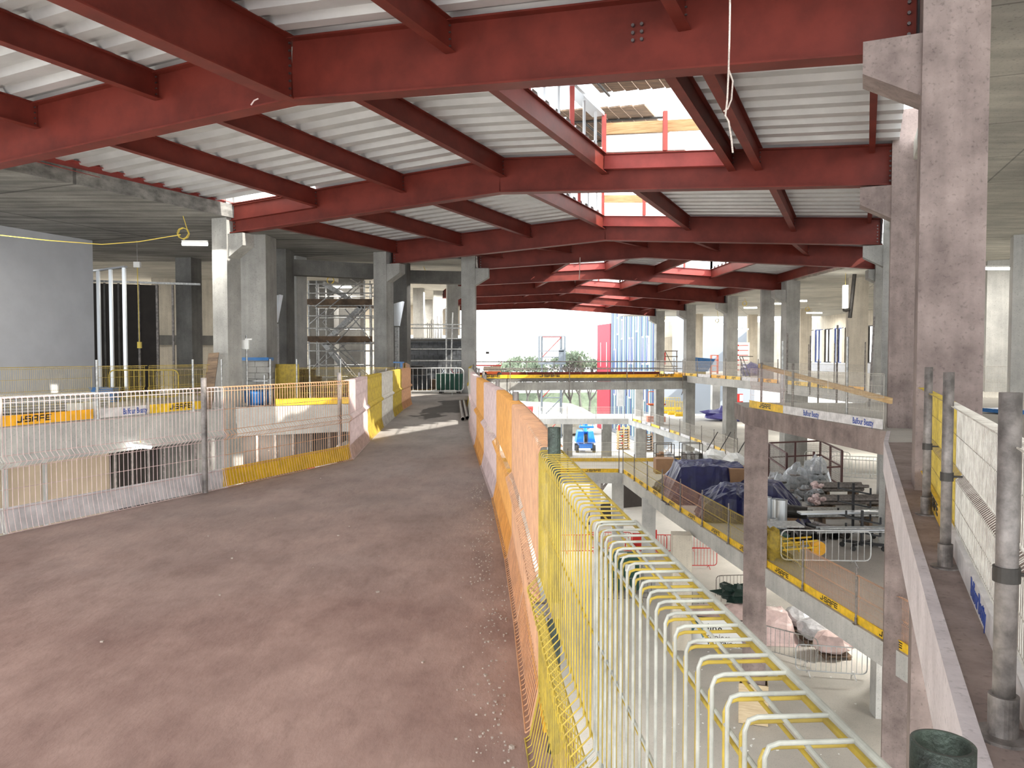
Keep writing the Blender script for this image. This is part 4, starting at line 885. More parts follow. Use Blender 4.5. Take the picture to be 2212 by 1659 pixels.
m = MB(); m.hexa([(c.x-.5, c.y-.4, .14), (c.x+.5, c.y-.4, .14), (c.x+.5, c.y+.4, .14), (c.x-.5, c.y+.4, .14), (c.x-.56, c.y-.55, .8), (c.x+.56, c.y-.55, .8), (c.x+.56, c.y+.55, .8), (c.x-.56, c.y+.55, .8)]); m.build('body', 'green_plastic', t)
for dx in (-.35, .35): m = MB(); m.box((c.x+dx, c.y, .07), (.12, .9, .14)); m.build('skid', 'dark_steel', t)
for k in range(9):
    m = MB(); q = Vector((c.x+random.uniform(-.4, .3), c.y+random.uniform(-.3, .3), .75)); m.bar(q, q+Vector((random.uniform(-.3, .4), 0, random.uniform(.1, .4))), .08, .015); m.build('offcut', 'galv_light' if k % 3 else 'red_plastic', t)
for k, (px, Y, h, mt_) in enumerate(((905, 33.5, .75, 'blockwork'), (930, 34, .6, 'scaffold_board'), (892, 35, 1.0, 'dark_steel'))):
    t = thing('material_pallet', ('pallet of dark blocks', 'low stack of brown boards', 'dark crate')[k]+' behind the gate bars', 'pallet', (*pxw(px, Y), 0)); c = pxw(px, Y)
    m = MB(); m.box((c.x, c.y, .07), (1.0, .8, .03)); [m.box((c.x+dx, c.y, .03), (.1, .8, .06)) for dx in (-.4, 0, .4)]; m.build('pallet', 'timber', t)
    m = MB()
    for r_ in range(int(h/.2)): m.box((c.x+random.uniform(-.02, .02), c.y, .19+r_*.2), (.95, .75, .19))
    m.build('load', mt_, t)
t = thing('blue_post', 'dark blue steel prop with base box left of the gate', 'post', (*pxw(867, 28.6), 0)); c = pxw(867, 28.6)
m = MB(); m.box((c.x, c.y, .65), (.09, .09, 1.3)); m.box((c.x, c.y, .2), (.2, .3, .4)); m.bar((c.x-.3, c.y, 1.28), (c.x+.1, c.y, 1.28), .05, .05); m.build('prop', 'blue_plastic', t)
t = thing('leaning_mesh_panels', 'yellow mesh panels stood on end beside the gate', 'panel stack', (*pxw(878, 29.5), 0)); c = pxw(878, 29.5)
for k in range(4):
    m = MB(); m.bar((c.x-.09+k*.05, c.y, .02), (c.x-.12+k*.05, c.y+.1, 1.22), .03, 1.0 if k % 2 else .8, up=Vector((0, 1, 0))); m.build('panel', 'mesh_orange' if k % 2 else 'mesh_yellow', t)
for k, (pa, pb) in enumerate((((1000, 905), (994, 868)), ((1010, 903), (1002, 866)))):
    a = atz(*pa, .05); b = atz(*pb, .05); m = MB(); m.pipe(a, b, .05, .042, 12); tag(m.build('pipe', 'galv_dull'), '%s dark grey pipe lying on the walkway along the right barrier' % ('left' if k == 0 else 'right'), 'pipe', 'pipes on the walkway')
# --- left landing clutter
t = thing('concrete_block_stack', 'blue-topped stack of grey concrete blocks right of the pale column', 'block stack', (*pxw(556, 25), 0)); c = pxw(556, 24.9)
m = MB()
for r_ in range(7):
    for k in range(2): m.box((c.x-.21+k*.42+(.05 if r_ % 2 else 0), c.y, .12+r_*.19), (.41, .5, .18))
m.build('blocks', 'conc_grey', t); m = MB(); m.box((c.x, c.y-.02, 1.42), (.9, .55, .1)); m.build('cap', 'blue_plastic', t)
t = thing('blue_drum', 'blue plastic half drum on the left landing', 'drum', (*pxw(556, 24.1), 0)); c = pxw(555, 23.9)
m = MB(); m.lathe([(.30, 0), (.38, .1), (.40, .35), (.42, .42), (.36, .44), (.34, .2), (.1, .15)], (c.x, c.y, 0), 24); m.build('drum', 'blue_plastic', t, True)
t = thing('instrument_post', 'thin post carrying a small white box beside the pale column', 'post', (*pxw(533, 23.4), 0)); c = pxw(533, 23.3)
m = MB(); m.tube([(c.x, c.y, 0), (c.x, c.y, 2.15)], .03, 8); m.build('pole', 'galv', t); m = MB(); m.box((c.x-.02, c.y-.04, 1.86), (.22, .1, .28)); m.box((c.x+.08, c.y-.04, 2.02), (.2, .06, .04)); m.build('box', 'white_paint', t)
t = thing('push_frame', 'grey tube guard frame in front of the concrete blocks', 'frame', (*pxw(570, 23.6), 0)); a, b = pxw(536, 23.6), pxw(578, 23.6)
for z in (.75,): m = MB(); m.tube([(a.x, 23.6, z), (b.x, 23.6, z)], .028, 6); m.build('rail', 'galv', t)
m = MB(); m.tube([(b.x-.1, 23.6, 0), (b.x-.1, 23.6, .95)], .03, 6); m.build('upright', 'galv', t)
t = thing('mesh_panel_stack', 'stack of yellow mesh panels standing behind the landing barrier', 'panel stack', (*pxw(618, 26), 0)); c = pxw(618, 26)
for k in range(5):
    m = MB(); m.box((c.x-.05*k+.1, c.y+.06*k, .62), (.66, .02, 1.24)); m.build('panel', 'mesh_yellow', t)
for k, (px, Y, h) in enumerate(((628, 27.5, .5), (668, 28.5, .65), (705, 27.5, .4), (735, 29.5, .55), (655, 30.5, .9))):
    t = thing('brick_pallet', 'pallet of brownish-pink bricks behind the left void, %s from left' % ORD[[0, 2, 3, 4, 1][k]], 'pallet', (*pxw(px, Y), 0), 'brick pallets behind the left void'); c = pxw(px, Y)
    m = MB(); m.box((c.x, c.y, .1), (.8, .8, .03)); [m.box((c.x+dx, c.y, .04), (.1, .8, .08)) for dx in (-.35, 0, .35)]; m.build('pallet', 'timber', t)
    m = MB()
    for r_ in range(int(h/.08)):
        for q in range(3): m.box((c.x-.26+q*.26, c.y, .16+r_*.08), (.24, .72, .07))
    m.build('bricks', 'scaffold_board', t)
for k, (px, py, Y) in enumerate(((593, 0, 28.2), (858, 0, 31.6))):
    t = thing('sheet_duct', ('tall galvanised sheet duct with flared top between the two left piers', 'narrow galvanised duct behind the far left walkway column')[k], 'duct', (*pxw(px, Y), 0)); c = pxw(px, Y)
    m = MB(); m.box((c.x, c.y, 1.35), (.25 if k == 0 else .14, .3, 2.7)); m.build('shaft', 'galv', t)
    m = MB(); m.hexa([(c.x-.1, c.y-.15, 2.75), (c.x+.1, c.y-.15, 2.75), (c.x+.1, c.y+.15, 2.75), (c.x-.1, c.y+.15, 2.75), (c.x-.1, c.y-.2, 3.65), (c.x+.28, c.y-.2, 3.75), (c.x+.28, c.y+.2, 3.75), (c.x-.1, c.y+.2, 3.65)]); m.build('hood', 'galv_light', t)
t = thing('board_stack', 'long low stack of pale plasterboards behind the far left barrier', 'board stack', (*pxw(80, 20.5), 0)); c = pxw(90, 21)
for k in range(6): m = MB(); m.box((c.x+random.uniform(-.05, .05), c.y, .06+k*.075), (3.0, 1.2, .06), .95); m.build('sheet', 'plasterboard', t)
for k, (px, Y) in enumerate(((160, 18.9), (195, 19.4))):
    c = pxw(px, Y); m = MB(); m.box((c.x, c.y, .18), (.35, .3, .36), .5); tag(m.build('cement_bag', 'white_paint'), 'white paper bag behind the left toe board, %s one' % ('left' if k == 0 else 'right'), 'bag')
t = thing('blue_crate', 'flat blue crate at the foot of the bright studs', 'crate', (*pxw(225, 26), 0)); c = pxw(226, 25.5); m = MB(); m.box((c.x, c.y, .22), (.75, .5, .44)); m.build('body', 'blue_plastic', t); m = MB(); m.box((c.x, c.y, .46), (.8, .55, .04)); m.build('lid', 'blue_plastic', t)
c = pxw(310, 25.5); crowd_barrier((c.x, c.y), 0, .1, 'yellowish crowd barrier in front of the black boards', 2.2, 'mesh_yellow', None, 0, 'mesh_yellow')
c = pxw(398, 27.0); crowd_barrier((c.x, c.y), 0, .1, 'dark crowd barrier left of the pale column', 1.9, 'galv_dull', None, 0, 'galv_dull')
m = MB(); a = at(445, 860, 21.5); b = at(462, 765, 22.4); m.bar((a.x, a.y, 0.02), (b.x, b.y, 1.6), .3, .03, up=Vector((0, 1, 0))); tag(m.build('leaning_board', 'scaffold_board'), 'dark board leaning against the pale left column', 'board')

# --- upper footbridge: scissor lift
c = pxw(1063, 58.2); t = thing('scissor_lift', 'small red and cream scissor lift on the upper footbridge', 'lift', (c.x, c.y, 0))
m = MB(); m.box((c.x, c.y, .28), (1.3, .75, .2)); m.build('chassis', 'orange_paint', t)
for dx in (-.55, .55):
    for dy in (-.38, .38): m = MB(); m.tube([(c.x+dx, c.y+dy-.06, .17), (c.x+dx, c.y+dy+.06, .17)], .17, 14); m.build('wheel', 'rubber', t)
m = MB(); m.box((c.x, c.y, .58), (1.3, .5, .34)); m.build('scissor_stack', 'conc_cream', t)
m = MB(); m.box((c.x-.25, c.y, .82), (1.9, .75, .1)); m.build('platform', 'red_plastic', t)
m = MB(); rr = [(c.x-1.2, c.y-.37), (c.x+.7, c.y-.37), (c.x+.7, c.y+.37), (c.x-1.2, c.y+.37)]
for x, y in rr: m.tube([(x, y, .85), (x, y, 1.9 if x < c.x else 1.4)], .02, 5)
for z in (1.25, 1.85): m.tube([(c.x-1.2, c.y-.37, z), (c.x-.6, c.y-.37, z)], .018, 5)
m.build('guard_rails', 'red_plastic', t); m = MB(); m.box((c.x-.35, c.y, 1.78), (.25, .2, .16)); m.build('control_box', 'dark_steel', t)

# --- far right upper floor
def blob_thing(name, label, cat, c, z, r, mt_, seed, amp=.3, n=14, group=None, smooth=False):
    m = MB(); m.blob((c[0], c[1], z+r[2]*.75), r, seed, amp, n); return tag(m.build(name, mt_, None, smooth), label, cat, group)
c = pxw(1514, 62); t = thing('waste_skip', 'blue waste skip on the far upper floor', 'skip', (c.x, c.y, 0))
m = MB(); m.hexa([(c.x-.6, c.y-.6, .3), (c.x+.4, c.y-.6, .3), (c.x+.4, c.y+.6, .3), (c.x-.6, c.y+.6, .3), (c.x-.8, c.y-.7, 1.45), (c.x+1.0, c.y-.7, 1.3), (c.x+1.0, c.y+.7, 1.3), (c.x-.8, c.y+.7, 1.45)]); m.build('body', 'blue_plastic', t); m = MB(); m.box((c.x-.3, c.y, .15), (1.2, .9, .3)); m.build('base', 'mesh_yellow', t)
c = pxw(1446, 71); t = thing('pallet_rack', 'brown timber rack stacked in tiers beyond the footbridge', 'rack', (c.x, c.y, 0))
for z in (.15, .6, 1.05, 1.5, 2.0): m = MB(); m.box((c.x, c.y, z), (1.35, 1, .08)); m.build('shelf', 'scaffold_board', t)
for dx in (-.6, .6): m = MB(); m.box((c.x+dx, c.y-.4, 1.0), (.07, .07, 2.0)); m.build('upright', 'scaffold_board', t)
m = MB(); m.tube([(c.x-.5, c.y-.5, 2), (c.x+.4, c.y-.5, .2)], .03, 5); m.build('brace', 'dark_steel', t)
c = pxw(1432, 73); m = MB(); m.box((c.x, c.y, 1.3), (.5, .1, 1.2)); m.box((c.x, c.y, .35), (.06, .3, .7)); tag(m.build('notice_stand', 'red_plastic'), 'red round notice on a stand left of the timber rack', 'sign')
c = pxw(1604, 66); t = thing('tall_sheet', 'tall white sheet pack printed with red lines on the far upper floor', 'sheet pack', (c.x, c.y, 0)); m = MB(); m.box((c.x, c.y, 1.35), (1.1, .3, 2.7)); m.build('pack', 'white_paint', t)
for k in range(6): m = MB(); m.box((c.x+.05, c.y-.16, .35+k*.42), (.75, .015, .04)); m.box((c.x-.42, c.y-.16, .35+k*.42), (.12, .015, .12)); m.build('printed_line', 'red_plastic', t)
blob_thing('covered_stack', 'lilac sheeted heap on the far upper floor', 'heap', pxw(1622, 60), 0, (.85, .7, .55), 'tarp_purple', 3)
c = pxw(1543, 66); m = MB()
for z in (.2, .7, 1.2, 1.6): m.box((c.x, c.y, z), (.6, .5, .06))
for dx in (-.28, .28): m.box((c.x+dx, c.y, .8), (.05, .5, 1.6))
tag(m.build('orange_rack', 'orange_paint'), 'small orange rack beside the blue skip', 'rack')
m = MB(); c = pxw(1612, 57); m.tube([(c.x, c.y, 0), (c.x-.5, c.y, 1.5)], .03, 5); m.tube([(c.x+.3, c.y, 0), (c.x-.3, c.y, 1.5)], .03, 5); m.tube([(c.x-.5, c.y, 1.5), (c.x+.5, c.y, 1.5)], .03, 5); tag(m.build('trestle', 'dark_steel'), 'dark leaning tube trestle left of the landing', 'trestle')
# outer right walls with windows
WR = [pxw(1415, 112), pxw(1500, 108), pxw(1560, 100), pxw(1740, 82)]
for k, (a, b) in enumerate(zip(WR[1:], WR[2:])): wall_seg(a, b, Z0, CEIL, 'wall_back', 'conc_cream', .3, 'cream back wall of the far upper floor, %s part' % ('left' if k == 0 else 'right'))
wa, wb = pxw(1740, 82), pxw(1960, 62); dW = (wb-wa); Lw = dW.length; dW.normalize(); angw = math.atan2(dW.y, dW.x)
m = MB(); m.bar((wa.x, wa.y, .45), (wb.x, wb.y, .45), .2, .9); struct(m.build('wall_right', 'plasterboard'), 'pale sill wall below the far windows', 'wall')
m = MB(); m.bar((wa.x, wa.y, 4.9), (wb.x, wb.y, 4.9), .2, 1.3); struct(m.build('wall_right', 'conc_cream'), 'head wall above the far windows', 'wall')
for k in range(26): 
    q = wa+dW*(k+.5)*Lw/26; m = MB(); m.box((q.x, q.y-.15, .45), (.06, .1, .9), angw)
    if k % 2 == 0: tag(m.build('sill_stud', 'galv_light'), 'pale stud on the sill wall under the far windows', 'stud', 'studs under the far windows')
for k in range(9):
    q = wa+dW*(k+.5)*Lw/9; w_ = Lw/9*.72; t = thing('window_%d' % (k+1), 'tall far window, %s from left' % ORD[k], 'window', (q.x, q.y, .9)); t['kind'] = 'structure'; m = MB()
    for z in (.95, 4.2): m.box((q.x, q.y, z), (w_, .15, .1), angw)
    for s in (-1, 0, 1): p = q+dW*w_/2*s; m.box((p.x, p.y, 2.57), (.1 if s else .07, .15, 3.3), angw)
    m.build('frame', 'facade_blue' if k % 2 else 'dark_steel', t)
    m = MB(); p = q+dW*(Lw/9*.5); m.box((p.x, p.y, 2.55), (Lw/9*.28, .22, 3.3), angw); struct(m.build('wall_right', 'conc_cream'), 'pier between the far windows, %s from left' % ORD[k], 'wall')
rw = [pxw(1960, 62), (52, 40), (56, -20)]
wall_seg(rw[0], rw[1], Z0, CEIL, 'wall_right', 'conc_cream', .3, 'cream wall beyond the right mesh barrier'); wall_seg(rw[1], rw[2], Z2, CEIL, 'wall_right', 'conc_grey', .3, 'outer right wall')
c = pxw(2126, 44); t = thing('door_1', 'red door with lit panel beyond the nearest column', 'door', (c.x, c.y, 0)); t['kind'] = 'structure'
m = MB(); m.box((c.x, c.y, 1.05), (.9, .08, 2.1)); m.build('leaf', 'red_plastic', t); m = MB(); m.box((c.x+.15, c.y-.06, 1.6), (.35, .02, .5)); m.build('vision_panel', 'white_paint', t); m = MB(); m.box((c.x-.6, c.y, 1.15), (.15, .12, 2.3)); m.box((c.x, c.y, 2.25), (1.35, .12, .15)); m.build('frame', 'timber', t)
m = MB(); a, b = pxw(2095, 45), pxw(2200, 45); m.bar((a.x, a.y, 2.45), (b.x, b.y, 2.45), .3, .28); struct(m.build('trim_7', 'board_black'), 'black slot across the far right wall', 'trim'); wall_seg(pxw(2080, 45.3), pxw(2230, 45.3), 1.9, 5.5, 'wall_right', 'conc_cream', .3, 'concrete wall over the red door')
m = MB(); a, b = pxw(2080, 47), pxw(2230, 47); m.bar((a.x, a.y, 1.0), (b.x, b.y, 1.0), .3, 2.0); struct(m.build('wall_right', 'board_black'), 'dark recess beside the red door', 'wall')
fence([pxw(2095, 28), pxw(2260, 26.5)], 0, 'beyond the nearest right column', ['mesh_white'], None, [''], step=2.4, side='left', ph=1.3, toe_on=False, postmat='galv')
m = MB(); a, b = pxw(2140, 20.5), pxw(2215, 19.5); m.bar((a.x, a.y, .08), (b.x, b.y, .08), .5, .1); tag(m.build('blue_sheet', 'blue_plastic'), 'pale blue corrugated sheet lying beyond the right barrier', 'sheet')
# ================================================================ MIDDLE AND GROUND FLOOR CONTENTS, OUTSIDE
def a1(px, py): q = atz(px, py, Z1); return Vector((q.x, q.y))
def a2(px, py): q = atz(px, py, Z2); return Vector((q.x, q.y))
def drape(name, label, cat, ctr, rz, sx, sy, hf, mt_, z, n=26, amp=.09, fr=1.6, seed=0, group=None):
    """sheet thrown over a heap: height field with folds, closed to the floor"""
    m = MB(); R = Matrix.Rotation(rz, 2); vs = []
    for j in range(n+1):
        for i in range(n+1):
            u, v = i/n*2-1, j/n*2-1; edge = max(abs(u), abs(v)); h = hf(u, v)
            k = min(1, (1-edge)*6); p = Vector((u*sx, v*sy, 0)); q = p*fr
            f = noise.noise(Vector((q.x+seed, q.y, seed)))*amp+abs(noise.noise(Vector((q.x*2.3, q.y*2.3+seed, 3))))*amp*1.2
            w = Vector((u*sx, v*sy)); w += w.normalized()*noise.noise(Vector((u*3, v*3, seed+5)))*.15 if w.length > .1 else Vector((0, 0)); w = R @ w
            vs.append((ctr[0]+w.x, ctr[1]+w.y, z+max(.01, (h+f)*k+.01)))
    fs = [(j*(n+1)+i, j*(n+1)+i+1, (j+1)*(n+1)+i+1, (j+1)*(n+1)+i) for j in range(n) for i in range(n)]
    m.add(vs, fs); o = m.build(name, mt_); return tag(o, label, cat, group)
def hat(u0, u1, v0, v1, h, soft=.18):
    def s(x, a, b): return max(0, min(1, (x-a)/soft))*max(0, min(1, (b-x)/soft))
    return lambda u, v: h*s(u, u0, u1)*s(v, v0, v1)
c = pxw(1532, 33.4); h1 = hat(-.95, .95, -.95, .95, 1.5, .3)
drape('tarpaulin', 'large navy blue tarpaulin over a tall heap on the middle floor', 'tarpaulin', (c.x, c.y), -.1, 2.0, 1.7, h1, 'tarp_navy', Z1, 34, .16, 1.1, 2)
c = pxw(1446, 35.2); drape('tarpaulin', 'loose corner of navy tarpaulin reaching left beside the mesh barrier', 'tarpaulin', (c.x+.25, c.y), .1, .85, .9, lambda u, v: 1.3*max(0, 1-abs(u)*.8)*(1-abs(v)*.7), 'tarp_navy', Z1, 22, .14, 1.5, 9)
c = pxw(1697, 27.6); drape('tarpaulin', 'navy tarpaulin sloping over ducts right of the large column', 'tarpaulin', (c.x, c.y), -.5, 1.2, .9, lambda u, v: (1.6 if u < -.2 else max(0, 1.6-(u+.2)*1.6))*(1 if abs(v) < .8 else .3), 'tarp_navy', Z1, 26, .12, 1.4, 4)
c = pxw(1583, 29.6); drape('tarpaulin', 'lower fold of navy tarpaulin at the foot of the large heap', 'tarpaulin', (c.x, c.y), -.2, 1.35, 1.3, lambda u, v: 1.25*(1-abs(u)**2*.6)*(1-abs(v)**2*.4), 'tarp_navy', Z1, 26, .16, 1.6, 14)
# crates under the tarp's right edge
c = pxw(1606, 32.5); m = MB(); m.box((c.x, c.y, Z1+.75), (1.3, 1.0, 1.5)); tag(m.build('timber_crate', 'cardboard'), 'brown timber crate behind the navy tarpaulin', 'crate')
# spiral ducts, table, cabinet
for k, (px, Y, h, r) in enumerate(((1664, 25.9, .62, .12), (1674, 25.6, .78, .13), (1692, 25.9, 1.35, .19), (1680, 26.6, 1.25, .16), (1661, 26.7, 1.3, .14))):
    c = pxw(px, Y); m = MB(); z = Z1+.0
    m.pipe((c.x, c.y, z), (c.x, c.y, z+h), r, r-.008, 20); m.pipe((c.x, c.y, z+h-.06), (c.x, c.y, z+h), r+.012, r, 20)
    tag(m.build('round_duct', 'galv_light', None, False), 'upright galvanised round duct right of the large column, %s' % ('short one at left', 'short fluted one', 'tall one at right', 'tall one in the middle', 'tall one at back left')[k], 'duct', 'upright round ducts')
c = pxw(1690, 24.6); t = thing('work_table', 'grey sheet-topped work table below the upright ducts', 'table', (c.x, c.y, Z1))
m = MB(); m.box((c.x, c.y, Z1+.80), (1.25, .8, .05)); m.build('top', 'galv', t)
for dx in (-.5, .5):
    for dy in (-.32, .32): m = MB(); m.box((c.x+dx, c.y+dy, Z1+.39), (.06, .06, .78)); m.build('leg', 'dark_steel', t)
c = pxw(1676, 23.9); t = thing('tool_cabinet', 'dark green steel tool chest under the work table', 'chest', (c.x, c.y, Z1)); m = MB(); m.box((c.x, c.y, Z1+.3), (.8, .45, .6)); m.build('body', 'green_plastic', t); m = MB(); m.box((c.x, c.y, Z1+.63), (.84, .49, .07)); m.build('lid', 'green_plastic', t)
m = MB(); m.tube([(c.x-.15, c.y-.24, Z1+.5), (c.x+.15, c.y-.24, Z1+.5)], .015, 5); m.build('handle', 'galv', t)
# lying ducts
for k in range(6):
    px = 1716+k*24; Y = 25.3+k*.12; c = pxw(px, Y); r = .15 if k else .2; m = MB(); z = Z1+r; dd = Vector((-.5, 1.5, 0))
    m.pipe((c.x, c.y, z), Vector((c.x, c.y, z))+dd, r, r-.01, 18); tag(m.build('round_duct', 'galv_dull' if k % 2 else 'dark_steel'), 'round duct lying on the middle floor with its dark end forward, %s from left' % ORD[k], 'duct', 'lying round ducts')
c = pxw(1748, 26.6); m = MB(); m.pipe((c.x, c.y, Z1+.75), (c.x-1.6, c.y+.6, Z1+.85), .22, .2, 20); tag(m.build('round_duct', 'dark_steel'), 'large black duct poking out from the sloping tarpaulin', 'duct')
m = MB(); m.box((c.x-.8, c.y+.3, Z1+.28), (1.2, .5, .56)); tag(m.build('timber_crate', 'cardboard'), 'low crate carrying the large black duct', 'crate')
# pipe stacks on bearers
for k, (x0_, Y, h, n_, rows, mt_, lab) in enumerate(((1752, 27.9, .62, 4, 2, 'galv', 'bundle of galvanised pipes on bearers, nearest one'), (1775, 29.6, .75, 5, 2, 'galv_dull', 'bundle of wrapped pipes with pale end caps, middle one'), (1770, 32.0, .85, 5, 2, 'galv_dull', 'bundle of wrapped pipes with pink end caps, farthest one'))):
    c = pxw(x0_, Y); t = thing('pipe_bundle', lab, 'pipe bundle', (c.x+2, c.y, Z1), 'pipe bundles')
    for b_ in ((.4, 1.6) if k == 2 else (.5, 2.2, 3.6)): m = MB(); m.box((c.x+b_, c.y+.25, Z1+(h-.3)/2), (.12, .8, h-.3)); m.build('bearer', 'scaffold_board', t)
    for rr in range(rows):
        for q in range(n_):
            m = MB(); p = Vector((c.x+random.uniform(-.15, .15), c.y-.1+q*.17, Z1+h-.22+rr*.15)); m.pipe(p, p+Vector((2.0 if k == 2 else 4.6, .25 if k < 2 else .05, 0)), .068, .06, 10); m.build('pipe', mt_, t)
            if k: m = MB(); m.blob((p.x+.02, p.y, p.z+.02), (.13, .1, .1), q+k*7+rr, .3, 8, flat=False); m.build('end_cap', 'plastic_pink', t)
# wrapped fittings
for k, (px, Y, r) in enumerate(((1676, 33.5, .42), (1690, 33.2, .42), (1722, 34.0, .55), (1765, 34.0, .58), (1712, 31.0, .42), (1768, 31.8, .45), (1742, 33.0, .4))):
    c = pxw(px, Y); hh = r*(1.5 if k < 4 else .9)
    t = thing('wrapped_fitting', 'clear plastic wrapped coil of fittings, %s' % ('inside the cage at left', 'inside the cage beside the first', 'large one left of the peaked bag', 'peaked bag in front of the cage', 'slumped bag at foot of the tarpaulin', 'low one beside the pipe ends', 'small one between the two large bags')[k], 'bag', (c.x, c.y, Z1), 'plastic wrapped fittings')
    m = MB()
    for q in range(5): m.lathe([(r*.45, 0), (r*.72, .02), (r*.75, .06), (r*.7, .1), (r*.45, .11)], (c.x+random.uniform(-.03, .03), c.y, Z1+.03+q*hh*.27), 14)
    m.build('coil', 'dark_steel' if k % 2 else 'galv_dull', t)
    m = MB(); m.blob((c.x, c.y, Z1+hh*.75), (r, r*.85, hh*(1.25 if k == 3 else 1)), 20+k, .22, 14); m.build('plastic_wrap', 'plastic_clear', t)
# plywood sheet floor protection
m = MB(); c = pxw(1740, 30.2); m.box((c.x, c.y, Z1+.03), (3.2, 2.2, .04), .1); tag(m.build('plywood_sheet', 'scaffold_board'), 'dark plywood sheet on the middle floor among the pipe bundles', 'sheet')
# cage
t = thing('mesh_cage', 'dark red steel framed mesh cage on the middle floor', 'cage', (*pxw(1765, 37.5), Z1)); A = pxw(1702, 35.2); B = pxw(1822, 36.2); Cc = pxw(1775, 40.5); D = pxw(1664, 39.5); hC = 1.75
for p_ in (A, B, Cc, D, (A+B)/2+Vector((0, .1)), (D+Cc)/2, (B+Cc)/2): m = MB(); m.box((p_.x, p_.y, Z1+hC/2), (.09, .09, hC)); m.build('post', 'cage_red', t)
for a, b in ((A, B), (B, Cc), (Cc, D), (D, A)):
    for z in (.08, 1.0, hC) if (a, b) != (A, B) else (1.0,):
        m = MB(); m.bar((a.x, a.y, Z1+z), (b.x, b.y, Z1+z), .07, .07); m.build('rail', 'cage_red', t)
for a, b in ((D, A), (Cc, D), (B, Cc)):
    m = MB(); n_ = int((b-a).length/.1)
    for k in range(n_): q = a.lerp(b, (k+.5)/n_); m.tube([(q.x, q.y, Z1), (q.x, q.y, Z1+hC)], .005, 3, cap=False)
    for k in range(17): m.tube([(a.x, a.y, Z1+.1+k*.1), (b.x, b.y, Z1+.1+k*.1)], .005, 3, cap=False)
    m.build('mesh', 'galv_dull', t)
for k, (px, Y, rz) in enumerate(((1790, 41.5, -.25), (1852, 39.5, -.35), (1875, 38, -.5))):
    c = pxw(px, Y); crowd_barrier((c.x, c.y), Z1, rz, 'crowd barrier behind the mesh cage, %s from left' % ORD[k], 2.3, 'red_plastic' if k else 'galv')
c = pxw(1790, 22.6); crowd_barrier((c.x, c.y), Z1, -.06, 'large crowd barrier with red top rail in front of the pipe racks', 2.6, 'red_plastic')
# black racks on castors
for k, (px, Y) in enumerate(((1848, 26.3), (1868, 24.6))):
    c = pxw(px, Y); t = thing('pipe_trolley', 'black pipe trolley with upturned arms, %s' % ('back one' if k == 0 else 'front one on castors'), 'trolley', (c.x, c.y, Z1)); hT = 1.75 if k == 0 else 1.15
    m = MB(); m.box((c.x, c.y, Z1+hT/2+.1), (.07, .07, hT)); m.build('mast', 'black_steel', t)
    for z in ((.7, 1.15, 1.6) if k == 0 else (.55, .95)):
        m = MB(); a = Vector((c.x-.45, c.y+.15, Z1+z+.05)); b = Vector((c.x+.5, c.y-.2, Z1+z-.1)); m.bar(a, b, .05, .05)
        for q in (a, b): m.box((q.x, q.y, q.z+.1), (.05, .05, .22))
        m.build('arm', 'black_steel', t)
    m = MB(); m.bar((c.x-.5, c.y+.3, Z1+.2), (c.x+.55, c.y-.35, Z1+.2), .08, .08); m.bar((c.x-.4, c.y-.3, Z1+.2), (c.x+.45, c.y+.3, Z1+.2), .08, .08); m.build('base', 'black_steel', t)
    for dx, dy in ((-.5, .3), (.55, -.35), (-.4, -.3), (.45, .3)): m = MB(); m.tube([(c.x+dx, c.y+dy-.03, Z1+.08), (c.x+dx, c.y+dy+.03, Z1+.08)], .08, 10); m.build('castor', 'rubber', t)
for k in range(7):
    c = pxw(1772, 24.2+k*.06); m = MB(); p = Vector((c.x+random.uniform(-.1, .1), c.y, Z1+.62+(k % 3)*.05)); m.bar(p, p+Vector((2.6, .1, 0)), .05, .04)
    tag(m.build('channel', 'galv_light' if k % 2 else 'galv'), 'galvanised channel strip lying across the front pipe trolley', 'channel', 'channel strips on the front trolley')
for k in range(4):
    c = pxw(1720, 25.0); m = MB(); p = Vector((c.x+.4, c.y+.5+k*.1, Z1+.95)); m.bar(p, p+Vector((3.4, .25, 0)), .08, .06); tag(m.build('channel', 'galv_light'), 'long galvanised channel resting level above the lying ducts', 'channel', 'long channels above the lying ducts')
# yellow machine
c = pxw(1740, 23.3); t = thing('site_trolley', 'yellow frame trolley lying behind the mesh barrier right of the large column', 'trolley', (c.x, c.y, Z1))
m = MB(); 
for z in (.35, .55): m.tube([(c.x-.7, c.y-.25, Z1+z), (c.x+.35, c.y-.2, Z1+z+.08)], .03, 6); m.tube([(c.x-.7, c.y+.25, Z1+z), (c.x+.35, c.y+.25, Z1+z+.08)], .03, 6)
for dx in (-.6, -.2, .2): m.tube([(c.x+dx, c.y-.25, Z1+.3), (c.x+dx, c.y+.25, Z1+.6)], .025, 6)
m.build('frame', 'board_yellow', t); m = MB(); m.tube([(c.x+.45, c.y-.12, Z1+.36), (c.x+.45, c.y+.12, Z1+.36)], .22, 18); m.build('wheel', 'board_orange', t); m = MB(); m.tube([(c.x-.5, c.y-.3, Z1+.12), (c.x-.5, c.y+.3, Z1+.12)], .12, 12); m.build('roller', 'rubber', t)
c = pxw(1667, 23.4); blob_thing('yellow_sack', 'crumpled yellow sack beside the large column on the middle floor', 'sack', c, Z1, (.35, .3, .55), 'mesh_yellow', 41, .3)
